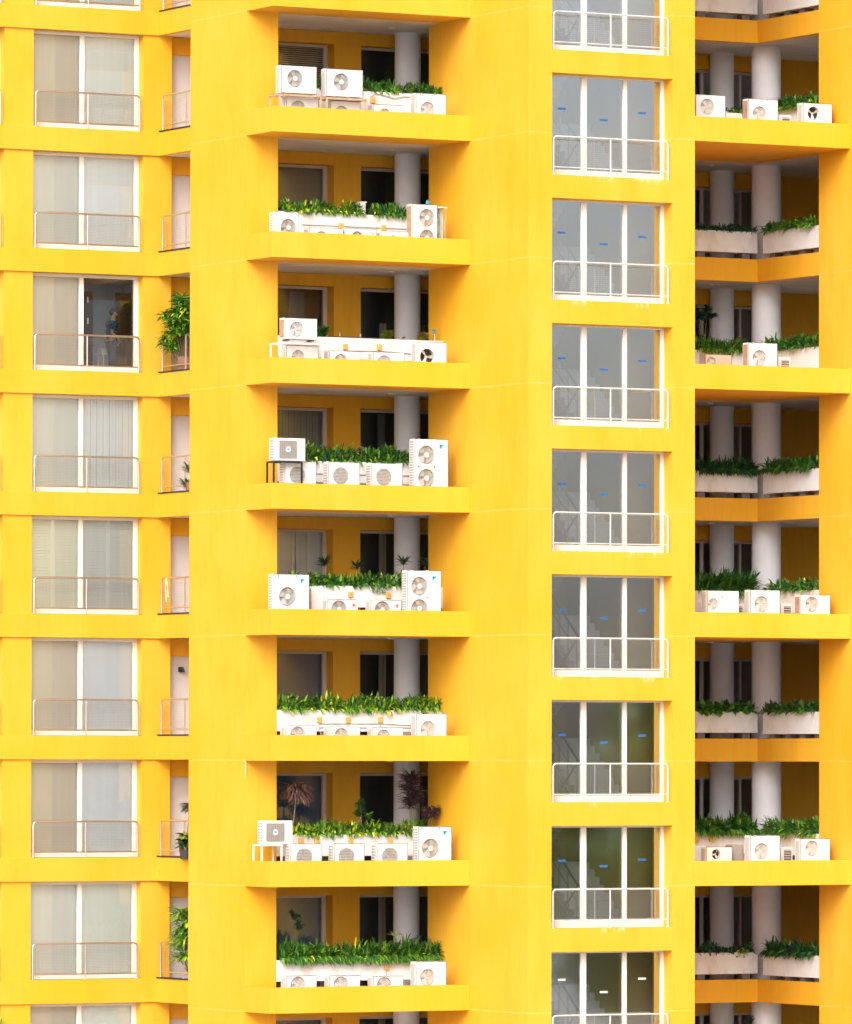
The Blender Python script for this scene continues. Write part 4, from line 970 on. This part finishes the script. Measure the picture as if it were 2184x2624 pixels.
V_ = [(0, 0, .95), (0, 0, 1.1), (.02, 0, 1.28), (.03, 0, 1.42), (.045, 0, 1.50), (.06, 0, 1.58), (.075, 0, 1.66), (.06, 0, 1.72),
      (0, -.09, .90), (.02, -.10, .50), (-.02, -.10, .08), (.12, -.11, .03),
      (0, .09, .90), (.04, .10, .50), (.05, .10, .08), (.19, .11, .03),
      (.02, -.18, 1.38), (-.12, -.24, 1.14), (.08, -.24, .98), (.13, -.23, .92),
      (.02, .18, 1.38), (.06, .23, 1.12), (.20, .20, .92), (.24, .19, .86)]
E_ = [(0, 1), (1, 2), (2, 3), (3, 4), (4, 5), (5, 6), (6, 7), (0, 8), (8, 9), (9, 10), (10, 11), (0, 12), (12, 13), (13, 14), (14, 15), (3, 16), (16, 17), (17, 18), (18, 19), (3, 20), (20, 21), (21, 22), (22, 23)]
Rr = [(.14, .12), (.13, .11), (.15, .12), (.12, .09), (.055, .055), (.08, .07), (.095, .075), (.07, .06), .085, .06, .042, .04, .085, .06, .042, .04, .055, .045, .035, .028, .055, .045, .035, .028]
body = skin('body', V_, E_, Rr, 'skin', pr)
fx, fy = V_[19][0], V_[19][1]
sh = skin('shirt', [(0, 0, .93), (0, 0, 1.1), (.02, 0, 1.28), (.03, 0, 1.44), (.02, -.18, 1.38), (-.10, -.23, 1.18), (.02, .18, 1.38), (.05, .22, 1.18)], [(0, 1), (1, 2), (2, 3), (3, 4), (4, 5), (3, 6), (6, 7)], [(.16, .14), (.15, .13), (.17, .14), (.11, .10), .075, .062, .075, .062], 'shirt_blue', pr)
tr = skin('trousers', [(0, 0, 1.0), (0, -.09, .88), (.02, -.10, .50), (-.015, -.10, .12), (0, .09, .88), (.04, .10, .50), (.05, .10, .12)], [(0, 1), (1, 2), (2, 3), (0, 4), (4, 5), (5, 6)], [(.15, .13), .105, .078, .06, .105, .078, .06], 'jeans', pr)
hr = skin('hair', [(.03, 0, 1.60), (.02, 0, 1.68), (.05, 0, 1.75), (.11, 0, 1.76)], [(0, 1), (1, 2), (2, 3)], [.06, .09, .085, .05], 'hair', pr)
m = MB()
for s_, (hx, hy, hz) in ((-1, V_[19]), (1, V_[23])):
    for i, ln in enumerate((.07, .08, .085, .075)):
        y = hy+(i-1.5)*.018; m.tube([(hx, y, hz), (hx+.012, y, hz-ln*.55), (hx+.004, y, hz-ln)], .008, 'skin', 6)
    m.tube([(hx+.01, hy-.02, hz), (hx+.045, hy-.03, hz-.03), (hx+.05, hy-.03, hz-.055)], .009, 'skin', 6)
m.tube([(.145, 0, 1.655), (.175, 0, 1.635), (.15, 0, 1.62)], .014, 'skin', 6)
m.tube([(.07, -.08, 1.66), (.065, -.09, 1.64), (.07, -.08, 1.61)], .014, 'skin', 6)
hn = m.build('hands_and_features', None, smooth=True); hn.parent = pr; hn.location = (0, 0, 0); hn.name = 'hand'

# ---------------------------------------------------------------- trees across the road (seen mirrored in the lower stair windows)
def tree(label, x, y, h, cr, seed):
    rnd = random.Random(seed); o = thing('tree', (x, y, 0), label, 'tree', 'trees across from the facade')
    m = MB(); m.tube([(x, y, 0), (x+.2, y, h*.4), (x, y+.2, h*.8)], .4, 'bark', 10, taper=[.45, .32, .1])
    for i in range(6):
        an = i*1.05; m.tube([(x, y, h*.45), (x+cos(an)*cr*.4, y+sin(an)*cr*.4, h*.65), (x+cos(an)*cr*.7, y+sin(an)*cr*.7, h*.8)], .15, 'bark', 6, taper=[.18, .1, .04])
    m.build('trunk', o); m = MB()
    cl = []
    for i in range(26):
        an = rnd.random()*6.28; rr = cr*rnd.random()**.6*.85; zz = h*rnd.uniform(.42, .93); sc = 1-.55*abs(zz/h-.62)/.35
        cl.append((x+cos(an)*rr*sc, y+sin(an)*rr*sc, zz, cr*rnd.uniform(.22, .38)))
    for (a, b, c, r) in cl:
        for i in range(420):
            d = Vector((rnd.gauss(0, 1), rnd.gauss(0, 1), rnd.gauss(0, .8))).normalized(); p = Vector((a, b, c))+d*r*rnd.uniform(.55, 1.05)
            q = d.cross(Vector((rnd.random(), rnd.random(), rnd.random()))).normalized(); e = (d*.4+q.cross(d)).normalized(); s = rnd.uniform(.2, .42)
            m.face([p-q*s*.4, p+e*s*.7, p+q*s*.4, p-e*s*.7], 'tree_leaf')
    m.build('crown', o)
for i, (t, off, hh) in enumerate(((60, -12, 26.2), (64, -4, 25.0), (58, 4, 27.0), (66, 12, 25.6), (60, 20, 26.5), (72, -20, 25.5), (70, 28, 26.5))):
    dx, dy = .484, -.875
    tree('leafy tree %s across the road, mirrored in the stair windows' % ('nearest', 'second', 'third', 'fourth', 'fifth', 'sixth', 'seventh')[i], 8+dx*t+.875*off, -3+dy*t+.484*off, hh, 5.5, i)

for o in bpy.data.objects:
    if '_o' in o: del o['_o']
